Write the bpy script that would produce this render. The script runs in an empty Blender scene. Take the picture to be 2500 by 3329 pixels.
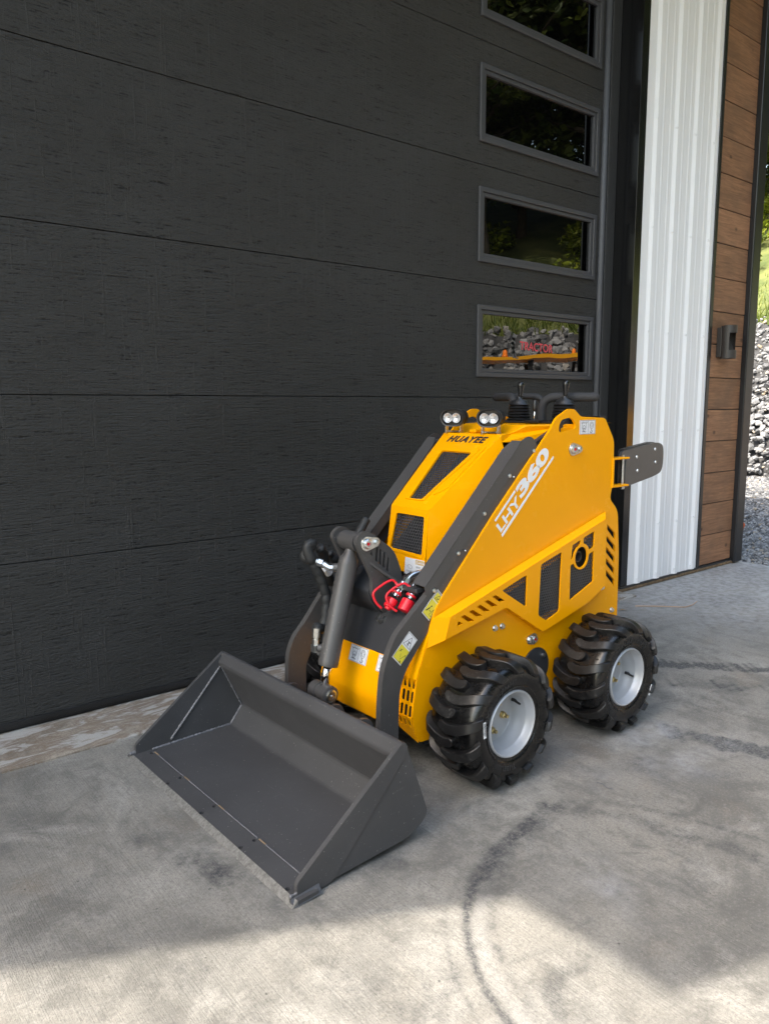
import bpy, bmesh, math, random
import numpy as np
from mathutils import Vector, Matrix, noise
from mathutils.geometry import tessellate_polygon
random.seed(7)
rng = np.random.default_rng(11)
scene = bpy.context.scene
COL = scene.collection
PI = math.pi

# ------------------------------------------------------------------ camera, sky, sun, exposure
cam_d = bpy.data.cameras.new("camera")
cam = bpy.data.objects.new("camera", cam_d)
COL.objects.link(cam)
CAM = Vector((0.0, -2.9551, 1.2062))
fw = Vector((0.62307, 0.76967, -0.13924)); rt = Vector((0.77696, -0.62954, -0.00314)); up = Vector((0.09007, 0.10623, 0.99025))
cam.matrix_world = Matrix(((rt.x, up.x, -fw.x, CAM.x), (rt.y, up.y, -fw.y, CAM.y), (rt.z, up.z, -fw.z, CAM.z), (0, 0, 0, 1)))
cam_d.sensor_fit = 'VERTICAL'; cam_d.sensor_height = 36.0
cam_d.lens = 36.0 * 2461.8 / 3329.0
cam_d.clip_start = 0.05; cam_d.clip_end = 500
scene.camera = cam

SHADOW = Vector((0.80, -0.20, -1.0))          # where light travels per metre of height
to_sun = -SHADOW.normalized()
ELEV = math.asin(to_sun.z); ROT = math.atan2(to_sun.x, to_sun.y)
world = bpy.data.worlds.new("World"); scene.world = world
world.use_nodes = True
wn = world.node_tree.nodes; wl = world.node_tree.links
bg = wn["Background"]
sky = wn.new("ShaderNodeTexSky"); sky.sky_type = 'NISHITA'; sky.sun_disc = False
sky.sun_elevation = ELEV; sky.sun_rotation = ROT
sky.air_density = 1.8; sky.dust_density = 4.0; sky.ozone_density = 1.0
wl.new(sky.outputs[0], bg.inputs[0]); bg.inputs[1].default_value = 0.15
sun_d = bpy.data.lights.new("sun", 'SUN'); sun_d.energy = 2.0; sun_d.angle = math.radians(0.53); sun_d.color = (1.0, 0.93, 0.82)
sun = bpy.data.objects.new("sun", sun_d); COL.objects.link(sun)
sun.rotation_euler = SHADOW.to_track_quat('-Z', 'Y').to_euler()
sun.location = (-8, 2, 12)
vs = scene.view_settings
vs.view_transform = 'Standard'; vs.look = 'None'; vs.gamma = 1.0; vs.use_curve_mapping = False
vs.exposure = 2.25

# ------------------------------------------------------------------ materials
def new_mat(name):
    m = bpy.data.materials.new(name); m.use_nodes = True
    nt = m.node_tree
    return m, nt, nt.nodes["Principled BSDF"]
def N(nt, kind, **kw):
    n = nt.nodes.new(kind)
    for k, v in kw.items():
        if k in n.inputs.keys() if isinstance(k, str) else False: n.inputs[k].default_value = v
        else: setattr(n, k, v)
    return n
def coords(nt, scale=(1, 1, 1), src='Object', rot=(0, 0, 0)):
    tc = nt.nodes.new("ShaderNodeTexCoord"); mp = nt.nodes.new("ShaderNodeMapping")
    mp.inputs['Scale'].default_value = scale; mp.inputs['Rotation'].default_value = rot
    nt.links.new(tc.outputs[src], mp.inputs[0]); return mp.outputs[0]
def noise_n(nt, vec, scale, detail=3, rough=0.5, dist=0):
    n = nt.nodes.new("ShaderNodeTexNoise"); n.inputs['Scale'].default_value = scale
    n.inputs['Detail'].default_value = detail; n.inputs['Roughness'].default_value = rough; n.inputs['Distortion'].default_value = dist
    if vec is not None: nt.links.new(vec, n.inputs['Vector'])
    return n.outputs['Fac']
def ramp(nt, fac, stops):
    r = nt.nodes.new("ShaderNodeValToRGB"); e = r.color_ramp.elements
    while len(e) < len(stops): e.new(0.5)
    for el, (p, c) in zip(e, stops):
        el.position = p; el.color = (c, c, c, 1) if not hasattr(c, '__len__') else (*c, 1)
    nt.links.new(fac, r.inputs[0]); return r.outputs[0]
def mix(nt, fac, a, b, mode='MIX'):
    m = nt.nodes.new("ShaderNodeMix"); m.data_type = 'RGBA'; m.blend_type = mode
    for sock, v in ((m.inputs[0], fac), (m.inputs[6], a), (m.inputs[7], b)):
        if hasattr(v, 'is_linked') or hasattr(v, 'links'): nt.links.new(v, sock)
        elif hasattr(v, '__len__'): sock.default_value = (*v, 1)
        else: sock.default_value = v
    return m.outputs[2]
def math_n(nt, op, a, b=0.0):
    m = nt.nodes.new("ShaderNodeMath"); m.operation = op
    for i, v in enumerate((a, b)):
        if hasattr(v, 'links'): nt.links.new(v, m.inputs[i])
        else: m.inputs[i].default_value = v
    return m.outputs[0]
def bump(nt, bsdf, h, strength, dist=0.002, prev=None):
    b = nt.nodes.new("ShaderNodeBump"); b.inputs['Strength'].default_value = strength; b.inputs['Distance'].default_value = dist
    nt.links.new(h, b.inputs['Height'])
    if prev is not None: nt.links.new(prev, b.inputs['Normal'])
    nt.links.new(b.outputs[0], bsdf.inputs['Normal']); return b.outputs[0]

def paint(name, col, rough=0.35, metal=0.0, var=0.08, scale=3.0, speck=0.0, peel=0.0, coat=0.0, speck_col=(0.4, 0.38, 0.35), spec=0.5):
    m, nt, b = new_mat(name)
    v = coords(nt)
    n = noise_n(nt, v, scale, 5, 0.6)
    f = ramp(nt, n, [(0.3, 0.0), (0.7, 1.0)])
    dark = tuple(c * (1 - var) for c in col); lite = tuple(min(1, c * (1 + var)) for c in col)
    c = mix(nt, f, dark, lite)
    if speck > 0:
        s = noise_n(nt, v, 160, 2, 0.5)
        sf = ramp(nt, s, [(0.70, 0.0), (0.76, speck)])
        c = mix(nt, sf, c, speck_col)
    nt.links.new(c, b.inputs['Base Color'])
    r2 = noise_n(nt, v, 9, 4, 0.6)
    rr = nt.nodes.new("ShaderNodeMapRange"); rr.inputs[3].default_value = max(0.02, rough - 0.06); rr.inputs[4].default_value = rough + 0.08
    nt.links.new(r2, rr.inputs[0]); nt.links.new(rr.outputs[0], b.inputs['Roughness'])
    b.inputs['Metallic'].default_value = metal
    b.inputs['Specular IOR Level'].default_value = spec
    if coat:
        b.inputs['Coat Weight'].default_value = coat; b.inputs['Coat Roughness'].default_value = 0.12
    if peel > 0:
        h = noise_n(nt, v, 110, 2, 0.5); bump(nt, b, h, peel, 0.001)
    return m

M = {}
M['yellow'] = paint("yellow_paint", (0.86, 0.352, 0.0005), 0.25, var=0.035, peel=0.12, spec=0.13, speck=0.15, speck_col=(0.42, 0.30, 0.12))
M['grey'] = paint("grey_paint", (0.062, 0.0595, 0.059), 0.40, var=0.10, speck=0.35, peel=0.10, scale=5)
M['bucket'] = paint("bucket_grey_paint", (0.056, 0.0555, 0.058), 0.40, var=0.12, speck=0.5, peel=0.16, scale=5)
def scratch(m):
    nt = m.node_tree; b = nt.nodes['Principled BSDF']; src = b.inputs['Base Color'].links[0].from_socket
    s1 = noise_n(nt, coords(nt, (7, 90, 30), rot=(0, 0, .5)), 2.2, 4, 0.7, 0.3); s2 = noise_n(nt, coords(nt, (60, 8, 30), rot=(0, 0, .25)), 2.0, 4, 0.7, 0.3); mk = noise_n(nt, coords(nt), 6, 4, 0.65)
    f = math_n(nt, 'MAXIMUM', ramp(nt, s1, [(0.62, 0.0), (0.72, 1.0)]), ramp(nt, s2, [(0.63, 0.0), (0.72, 1.0)])); f = math_n(nt, 'MULTIPLY', f, ramp(nt, mk, [(0.48, 0.0), (0.68, 0.55)]))
    nt.links.new(mix(nt, f, src, (0.20, 0.195, 0.185)), b.inputs['Base Color'])
scratch(M['bucket'])
M['bucket_bare'] = paint("worn_cutting_steel", (0.24, 0.235, 0.225), 0.42, metal=0.5, var=0.35, scale=110, speck=0.5, peel=0.2)
M['weld'] = paint("weld_bead_paint", (0.13, 0.13, 0.14), 0.5, var=0.25, scale=60, peel=0.4)
M['panel_black'] = paint("black_panel_paint", (0.028, 0.029, 0.033), 0.5, var=0.15, speck=0.2, peel=0.1)
M['dark'] = paint("dark_interior", (0.012, 0.012, 0.013), 0.7, var=0.2)
M['plastic'] = paint("black_plastic", (0.014, 0.014, 0.015), 0.38, var=0.15)
M['foam'] = paint("black_foam_grip", (0.022, 0.022, 0.024), 0.75, var=0.15, peel=0.3)
M['gloss_black'] = paint("gloss_black_trim", (0.0075, 0.0078, 0.0085), 0.16, var=0.2, speck=0.06)
M['trim_black'] = paint("black_metal_trim", (0.016, 0.017, 0.019), 0.30, var=0.15, speck=0.08)
M['chrome'] = paint("chrome", (0.75, 0.75, 0.76), 0.10, metal=1.0, var=0.03)
M['zinc'] = paint("zinc_plated_steel", (0.62, 0.63, 0.62), 0.28, metal=1.0, var=0.18, scale=60)
M['brass'] = paint("yellow_zinc_bolt", (0.55, 0.43, 0.22), 0.30, metal=1.0, var=0.2, scale=40)
M['rim'] = paint("silver_rim_paint", (0.40, 0.41, 0.43), 0.33, metal=0.25, var=0.06, peel=0.1)
M['red'] = paint("red_rubber_cap", (0.62, 0.010, 0.022), 0.35, var=0.1)
M['lens'] = paint("lamp_reflector", (0.62, 0.63, 0.65), 0.16, metal=0.55, var=0.05)
M['white_print'] = paint("white_vinyl", (0.80, 0.80, 0.81), 0.4, var=0.02)
M['sticker'] = paint("sticker_white", (0.70, 0.71, 0.74), 0.35, var=0.03)
M['sticker_yellow'] = paint("sticker_yellow", (0.72, 0.62, 0.05), 0.35, var=0.03)
M['sticker_tan'] = paint("sticker_tan", (0.52, 0.36, 0.16), 0.4, var=0.03)
M['ink'] = paint("black_ink", (0.02, 0.02, 0.022), 0.5, var=0.05)
M['ink_grey'] = paint("grey_ink", (0.12, 0.12, 0.13), 0.5, var=0.05)
M['hose'] = paint("black_nylon_hose_sleeve", (0.016, 0.017, 0.018), 0.6, var=0.3, scale=30, peel=0.5)
M['steel_mesh'] = paint("perforated_grille_paint", (0.055, 0.055, 0.058), 0.45, var=0.08)
M['mud_grey'] = paint("exhaust_steel", (0.05, 0.045, 0.04), 0.6, metal=0.3, var=0.4, scale=20)

def rubber(name, amt, r0, r1, base):
    m, nt, b = new_mat(name); v = coords(nt)
    n = noise_n(nt, v, 14, 5, 0.65); dust = noise_n(nt, v, 130, 3, 0.7)
    d1 = ramp(nt, n, [(0.46, 0.0), (0.70, 1.0)]); d2 = ramp(nt, dust, [(0.52, 0.0), (0.66, 1.0)])
    f = math_n(nt, 'MULTIPLY', d1, d2); f = math_n(nt, 'MULTIPLY', f, amt)
    brown = noise_n(nt, v, 7, 3, 0.6); bf = ramp(nt, brown, [(0.56, 0.0), (0.75, 0.30)])
    c = mix(nt, bf, base, (0.020, 0.014, 0.010)); c = mix(nt, f, c, (0.16, 0.155, 0.15))
    nt.links.new(c, b.inputs['Base Color'])
    rr = nt.nodes.new("ShaderNodeMapRange"); rr.inputs[3].default_value = r0; rr.inputs[4].default_value = r1
    nt.links.new(n, rr.inputs[0]); nt.links.new(rr.outputs[0], b.inputs['Roughness'])
    bump(nt, b, dust, 0.12, 0.002)
    return m
M['rubber'] = rubber('tyre_rubber', 0.12, 0.18, 0.36, (0.0035, 0.0035, 0.0038))
M['rubber_lug'] = rubber('tyre_lug_rubber', 0.42, 0.30, 0.58, (0.0055, 0.0055, 0.0060))
M['rubber_text'] = paint('raised_rubber_letters', (0.022, 0.022, 0.023), 0.4)

def door_skin():
    m, nt, b = new_mat("charcoal_woodgrain_door")
    v1 = coords(nt, (1.5, 1, 32)); v2 = coords(nt, (42, 1, 1.1)); v3 = coords(nt, (3.0, 1, 9)); v4 = coords(nt, (4, 1, 62)); v5 = coords(nt, (9, 1, 1.6)); v6 = coords(nt, (70, 1, 120))
    grain = noise_n(nt, v1, 3.0, 6, 0.65, 0.6)
    saw = noise_n(nt, v2, 2.0, 3, 0.6)
    sawmask = noise_n(nt, v5, 1.5, 3, 0.6)
    patch = noise_n(nt, v3, 1.3, 3, 0.6)
    fine = noise_n(nt, v4, 3.0, 3, 0.6)
    grit = noise_n(nt, v6, 1.0, 2, 0.6)
    wv = nt.nodes.new("ShaderNodeTexWave"); wv.bands_direction = 'Z'; wv.inputs['Scale'].default_value = 15; wv.inputs['Distortion'].default_value = 9
    wv.inputs['Detail'].default_value = 3; wv.inputs['Detail Scale'].default_value = 1.1
    nt.links.new(coords(nt, (0.35, 1, 3.2)), wv.inputs['Vector'])
    pm = ramp(nt, patch, [(0.52, 0.0), (0.66, 1.0)])
    wfac = math_n(nt, 'MULTIPLY', wv.outputs['Fac'], pm)
    s1 = ramp(nt, saw, [(0.57, 0.0), (0.63, 1.0)])
    s1 = math_n(nt, 'MULTIPLY', s1, ramp(nt, sawmask, [(0.42, 0.0), (0.62, 1.0)]))
    h = math_n(nt, 'MULTIPLY', grain, 0.65)
    h = math_n(nt, 'ADD', h, math_n(nt, 'MULTIPLY', fine, 0.95))
    h = math_n(nt, 'ADD', h, math_n(nt, 'MULTIPLY', grit, 0.55))
    h = math_n(nt, 'ADD', h, math_n(nt, 'MULTIPLY', s1, 0.30))
    h = math_n(nt, 'ADD', h, math_n(nt, 'MULTIPLY', wfac, 0.28))
    bump(nt, b, h, 1.0, 0.0055)
    cf = ramp(nt, h, [(0.9, 0.0), (2.1, 1.0)])
    big = noise_n(nt, coords(nt, (0.9, 1, 1.6)), 1.6, 4, 0.6)
    c = mix(nt, ramp(nt, h, [(0.85, 0.0), (1.55, 1.0)]), (0.0025, 0.0025, 0.0026), (0.046, 0.0455, 0.0445))
    c = mix(nt, ramp(nt, big, [(0.35, 0.0), (0.7, 0.5)]), c, (0.030, 0.0285, 0.026))
    nt.links.new(c, b.inputs['Base Color'])
    b.inputs['Roughness'].default_value = 0.44; b.inputs['Specular IOR Level'].default_value = 0.22
    return m
M['door'] = door_skin()
M['door_frame'] = paint("charcoal_window_frame", (0.058, 0.059, 0.066), 0.42, var=0.05, peel=0.15)
M['seal'] = paint("grey_rubber_seal", (0.085, 0.088, 0.098), 0.55, var=0.06)

def stop_mat():
    m, nt, b = new_mat("grained_stop_moulding")
    g = noise_n(nt, coords(nt, (90, 90, 9)), 3, 4, 0.7)
    nt.links.new(mix(nt, g, (0.012, 0.012, 0.012), (0.055, 0.055, 0.057)), b.inputs['Base Color']); b.inputs['Roughness'].default_value = 0.6
    bump(nt, b, g, 0.8, 0.003); return m
M['stop'] = stop_mat()

def glass():
    m, nt, b = new_mat("dark_window_glass")
    b.inputs['Base Color'].default_value = (0.0015, 0.0015, 0.0016, 1); b.inputs['Roughness'].default_value = 0.0
    b.inputs['IOR'].default_value = 1.85
    h = noise_n(nt, coords(nt), 3.0, 2, 0.4); bump(nt, b, h, 0.10, 0.01)
    return m
M['glass'] = glass()

def wood():
    m, nt, b = new_mat("brown_stained_board")
    tc = nt.nodes.new("ShaderNodeTexCoord"); oi = nt.nodes.new("ShaderNodeObjectInfo")
    add = nt.nodes.new("ShaderNodeVectorMath"); add.operation = 'ADD'
    sc = nt.nodes.new("ShaderNodeVectorMath"); sc.operation = 'SCALE'; sc.inputs[0].default_value = (13.1, 3.0, 7.7)
    nt.links.new(oi.outputs['Random'], sc.inputs['Scale'])
    nt.links.new(tc.outputs['Object'], add.inputs[0]); nt.links.new(sc.outputs[0], add.inputs[1])
    mp = nt.nodes.new("ShaderNodeMapping"); mp.inputs['Scale'].default_value = (2.2, 1, 34)
    nt.links.new(add.outputs[0], mp.inputs[0])
    g = noise_n(nt, mp.outputs[0], 2.2, 6, 0.62, 0.9)
    mp2 = nt.nodes.new("ShaderNodeMapping"); mp2.inputs['Scale'].default_value = (4.2, 1, 6.0); nt.links.new(add.outputs[0], mp2.inputs[0])
    vo = nt.nodes.new("ShaderNodeTexVoronoi"); vo.inputs['Scale'].default_value = 1.0; nt.links.new(mp2.outputs[0], vo.inputs['Vector'])
    knot = ramp(nt, vo.outputs['Distance'], [(0.05, 1.0), (0.11, 0.0)])
    blot = noise_n(nt, mp2.outputs[0], 1.1, 3, 0.6)
    c = mix(nt, ramp(nt, g, [(0.30, 0.0), (0.72, 1.0)]), (0.165, 0.078, 0.040), (0.350, 0.182, 0.098))
    c = mix(nt, ramp(nt, blot, [(0.4, 0.0), (0.75, 0.55)]), c, (0.100, 0.062, 0.040))
    c = mix(nt, math_n(nt, 'MULTIPLY', knot, 0.75), c, (0.045, 0.022, 0.014))
    hv = nt.nodes.new("ShaderNodeHueSaturation"); nt.links.new(c, hv.inputs['Color'])
    mr = nt.nodes.new("ShaderNodeMapRange"); mr.inputs[3].default_value = 0.82; mr.inputs[4].default_value = 1.15
    nt.links.new(oi.outputs['Random'], mr.inputs[0]); nt.links.new(mr.outputs[0], hv.inputs['Value'])
    nt.links.new(hv.outputs[0], b.inputs['Base Color']); b.inputs['Roughness'].default_value = 0.6
    bump(nt, b, g, 0.3, 0.002); return m
M['wood'] = wood()
M['white_metal'] = paint("white_ribbed_steel", (0.80, 0.805, 0.82), 0.38, var=0.01, spec=0.3)
M['shadow_roof'] = paint("dark_roof_metal", (0.10, 0.10, 0.105), 0.5, var=0.1)
M['soffit'] = paint("soffit", (0.42, 0.42, 0.41), 0.6, var=0.05)
M['lamp_body'] = paint("bronze_wall_lamp", (0.036, 0.032, 0.030), 0.45, var=0.06)
M['sill_wood'] = paint("weathered_sill_board", (0.15, 0.10, 0.055), 0.8, var=0.5, scale=25, peel=0.5)
M['orange'] = paint("orange_plastic", (0.75, 0.13, 0.015), 0.4, var=0.05)
M['straw'] = paint("dry_straw", (0.45, 0.30, 0.20), 0.8, var=0.2)
M['leaf_dry'] = paint("dry_leaf", (0.24, 0.17, 0.10), 0.8, var=0.2)

def concrete(name, base, warm, sill=False):
    m, nt, b = new_mat(name)
    v = coords(nt)
    big = noise_n(nt, v, 1.3, 8, 0.66, 0.5); mid = noise_n(nt, v, 6.5, 9, 0.72, 0.5); fine = noise_n(nt, v, 240, 3, 0.6); grit = noise_n(nt, v, 115, 4, 0.72)
    broom = noise_n(nt, coords(nt, (120, 2.0, 1), rot=(0, 0, math.radians(5))), 2.0, 3, 0.6, 0.15)
    smear = noise_n(nt, coords(nt, (6, 1.7, 1), rot=(0, 0, math.radians(-14))), 2.4, 9, 0.72, 0.5)
    k = lambda q: tuple(min(1, x * q) for x in base)
    c = mix(nt, ramp(nt, big, [(0.36, 0.0), (0.64, 1.0)]), base, warm)
    c = mix(nt, ramp(nt, noise_n(nt, v, 2.1, 9, 0.7, 0.6), [(0.40, 0.75), (0.53, 0.0)]), c, k(.55))
    c = mix(nt, ramp(nt, mid, [(0.38, 0.80), (0.49, 0.0)]), c, k(.50))
    c = mix(nt, ramp(nt, smear, [(0.36, 0.65), (0.48, 0.0)]), c, k(.50))
    c = mix(nt, ramp(nt, noise_n(nt, v, 3.3, 9, 0.7, 0.7), [(0.53, 0.0), (0.66, 0.75)]), c, k(1.5))
    rust = noise_n(nt, v, 2.6, 7, 0.65)
    c = mix(nt, ramp(nt, rust, [(0.58, 0.0), (0.74, 0.38)]), c, (0.21, 0.15, 0.095))
    c = mix(nt, ramp(nt, grit, [(0.36, 0.50), (0.50, 0.0)]), c, k(.45))
    c = mix(nt, ramp(nt, grit, [(0.54, 0.0), (0.70, 0.40)]), c, k(1.5))
    c = mix(nt, ramp(nt, fine, [(0.40, 0.35), (0.54, 0.0)]), c, k(.55))
    c = mix(nt, ramp(nt, broom, [(0.36, 0.28), (0.52, 0.0)]), c, k(.6))
    pit = nt.nodes.new("ShaderNodeTexVoronoi"); pit.inputs['Scale'].default_value = 26; nt.links.new(v, pit.inputs['Vector'])
    c = mix(nt, math_n(nt, 'MULTIPLY', ramp(nt, pit.outputs['Distance'], [(0.05, 0.8), (0.10, 0.0)]), ramp(nt, mid, [(0.50, 0.0), (0.56, 1.0)])), c, k(.25))
    if sill:
        s1 = noise_n(nt, coords(nt, (1.6, 5, 1)), 3.0, 6, 0.7, 0.8)
        c = mix(nt, ramp(nt, s1, [(0.42, 0.0), (0.50, 0.75)]), c, (0.16, 0.115, 0.08))
        c = mix(nt, ramp(nt, s1, [(0.50, 0.0), (0.58, 0.85)]), c, (0.40, 0.39, 0.37))
    else:
        at = nt.nodes.new("ShaderNodeAttribute"); at.attribute_name = "stain"
        brk = ramp(nt, noise_n(nt, v, 95, 4, 0.75), [(0.36, 0.35), (0.58, 1.0)])
        f = math_n(nt, 'MULTIPLY', at.outputs['Fac'], brk)
        f.node.use_clamp = True
        c = mix(nt, f, c, (0.040, 0.041, 0.045))
        at2 = nt.nodes.new("ShaderNodeAttribute"); at2.attribute_name = "bleach_and_brighten"
        f2 = math_n(nt, 'MULTIPLY', at2.outputs['Fac'], ramp(nt, noise_n(nt, v, 24, 3, 0.6), [(0.35, 0.3), (0.6, 1.0)])); f2.node.use_clamp = True
        c = mix(nt, f2, c, (0.42, 0.42, 0.43))
    nt.links.new(c, b.inputs['Base Color'])
    rr = nt.nodes.new("ShaderNodeMapRange"); rr.inputs[3].default_value = 0.58; rr.inputs[4].default_value = 0.9
    nt.links.new(mid, rr.inputs[0]); nt.links.new(rr.outputs[0], b.inputs['Roughness'])
    h = math_n(nt, 'ADD', math_n(nt, 'MULTIPLY', fine, 0.6), math_n(nt, 'ADD', math_n(nt, 'MULTIPLY', broom, 0.7), math_n(nt, 'MULTIPLY', grit, 0.9)))
    bump(nt, b, h, 0.5, 0.004); return m
M['concrete'] = concrete("broomed_concrete", (0.226, 0.216, 0.196), (0.255, 0.238, 0.208))
M['sill_concrete'] = concrete("weathered_threshold_concrete", (0.28, 0.248, 0.205), (0.32, 0.265, 0.21), sill=True)

def gravel_mat():
    m, nt, b = new_mat("gravel_ground"); v = coords(nt)
    vo = nt.nodes.new("ShaderNodeTexVoronoi"); vo.inputs['Scale'].default_value = 22; nt.links.new(v, vo.inputs['Vector'])
    hs = nt.nodes.new("ShaderNodeSeparateColor"); nt.links.new(vo.outputs['Color'], hs.inputs[0])
    c = mix(nt, hs.outputs[0], (0.07, 0.07, 0.07), (0.24, 0.235, 0.23))
    c = mix(nt, ramp(nt, noise_n(nt, v, 0.7, 4, 0.6), [(0.45, 0.0), (0.65, 0.5)]), c, (0.19, 0.145, 0.10))
    nt.links.new(c, b.inputs['Base Color']); b.inputs['Roughness'].default_value = 0.9
    bump(nt, b, vo.outputs['Distance'], 1.0, 0.03); return m
M['gravel'] = gravel_mat()
def stone_mat(name, a, bb, cc):
    m, nt, b = new_mat(name)
    g = nt.nodes.new("ShaderNodeNewGeometry")
    c = ramp(nt, g.outputs['Random Per Island'], [(0.0, a), (0.5, bb), (0.92, cc), (1.0, (0.30, 0.24, 0.16))])
    n = noise_n(nt, coords(nt), 9, 5, 0.65)
    c = mix(nt, ramp(nt, n, [(0.35, 0.35), (0.6, 0.0)]), c, (0.11, 0.11, 0.115))
    nt.links.new(c, b.inputs['Base Color']); b.inputs['Roughness'].default_value = 0.85
    bump(nt, b, n, 0.5, 0.03); return m
M['riprap'] = stone_mat("grey_limestone", (0.09, 0.092, 0.095), (0.19, 0.192, 0.196), (0.31, 0.31, 0.312))
M['pebble'] = stone_mat("gravel_stones", (0.07, 0.07, 0.073), (0.16, 0.16, 0.163), (0.30, 0.30, 0.30))
def leaf_mat(name, a, bb):
    m, nt, b = new_mat(name)
    g = nt.nodes.new("ShaderNodeNewGeometry")
    c = mix(nt, g.outputs['Random Per Island'], a, bb)
    nt.links.new(c, b.inputs['Base Color']); b.inputs['Roughness'].default_value = 0.55
    tr = nt.nodes.new("ShaderNodeBsdfTranslucent"); nt.links.new(c, tr.inputs[0])
    ms = nt.nodes.new("ShaderNodeMixShader"); ms.inputs[0].default_value = 0.35
    out = nt.nodes["Material Output"]
    nt.links.new(b.outputs[0], ms.inputs[1]); nt.links.new(tr.outputs[0], ms.inputs[2]); nt.links.new(ms.outputs[0], out.inputs[0])
    return m
M['leaf'] = leaf_mat("tree_leaves", (0.030, 0.060, 0.010), (0.100, 0.125, 0.015))
M['leaf_bright'] = leaf_mat("bush_leaves", (0.10, 0.15, 0.012), (0.26, 0.30, 0.02))
M['grass'] = leaf_mat("grass_blades", (0.07, 0.11, 0.015), (0.21, 0.24, 0.05))
M['bark'] = paint("bark", (0.09, 0.075, 0.06), 0.9, var=0.4, scale=8, peel=0.6)
def soil():
    m, nt, b = new_mat("grassy_soil"); n = noise_n(nt, coords(nt), 1.3, 6, 0.65)
    c = mix(nt, ramp(nt, n, [(0.35, 0.0), (0.65, 1.0)]), (0.06, 0.085, 0.02), (0.16, 0.17, 0.05))
    nt.links.new(c, b.inputs['Base Color']); b.inputs['Roughness'].default_value = 0.95; return m
M['soil'] = soil()
M['bank_stone'] = paint('dark_stone_bed', (0.045, 0.045, 0.046), 0.95, var=0.5, scale=9, peel=0.6)
M['tractor_yellow'] = paint("machine_yellow", (0.78, 0.36, 0.01), 0.35, var=0.05)
M['amber'] = paint("amber_lens", (0.85, 0.20, 0.01), 0.2, var=0.05)
M['letter_red'] = paint("red_window_letter", (0.62, 0.07, 0.09), 0.5, var=0.03)
M['letter_grey'] = paint("grey_window_emblem", (0.13, 0.125, 0.125), 0.5, var=0.03)

# ------------------------------------------------------------------ object helpers
def link(name, me, mat, parent=None, smooth=False, bevel=0.0, seg=2, weighted=False):
    me.name = name
    if mat is not None: me.materials.append(M[mat] if isinstance(mat, str) else mat)
    o = bpy.data.objects.new(name, me); COL.objects.link(o)
    if parent is not None: o.parent = parent
    if smooth:
        me.polygons.foreach_set('use_smooth', [True] * len(me.polygons))
    if bevel:
        b = o.modifiers.new("bevel", 'BEVEL'); b.width = bevel; b.segments = seg; b.limit_method = 'ANGLE'; b.angle_limit = math.radians(35)
        b.harden_normals = False
    return o
def tag(o, label=None, cat=None, group=None, kind=None):
    if label: o['label'] = label
    if cat: o['category'] = cat
    if group: o['group'] = group
    if kind: o['kind'] = kind
    return o
def empty(name, label=None, cat=None, mat=None, parent=None, group=None):
    o = bpy.data.objects.new(name, None); COL.objects.link(o); o.empty_display_size = 0.1
    if parent is not None: o.parent = parent
    if mat is not None: o.matrix_world = mat
    return tag(o, label, cat, group)
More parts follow.
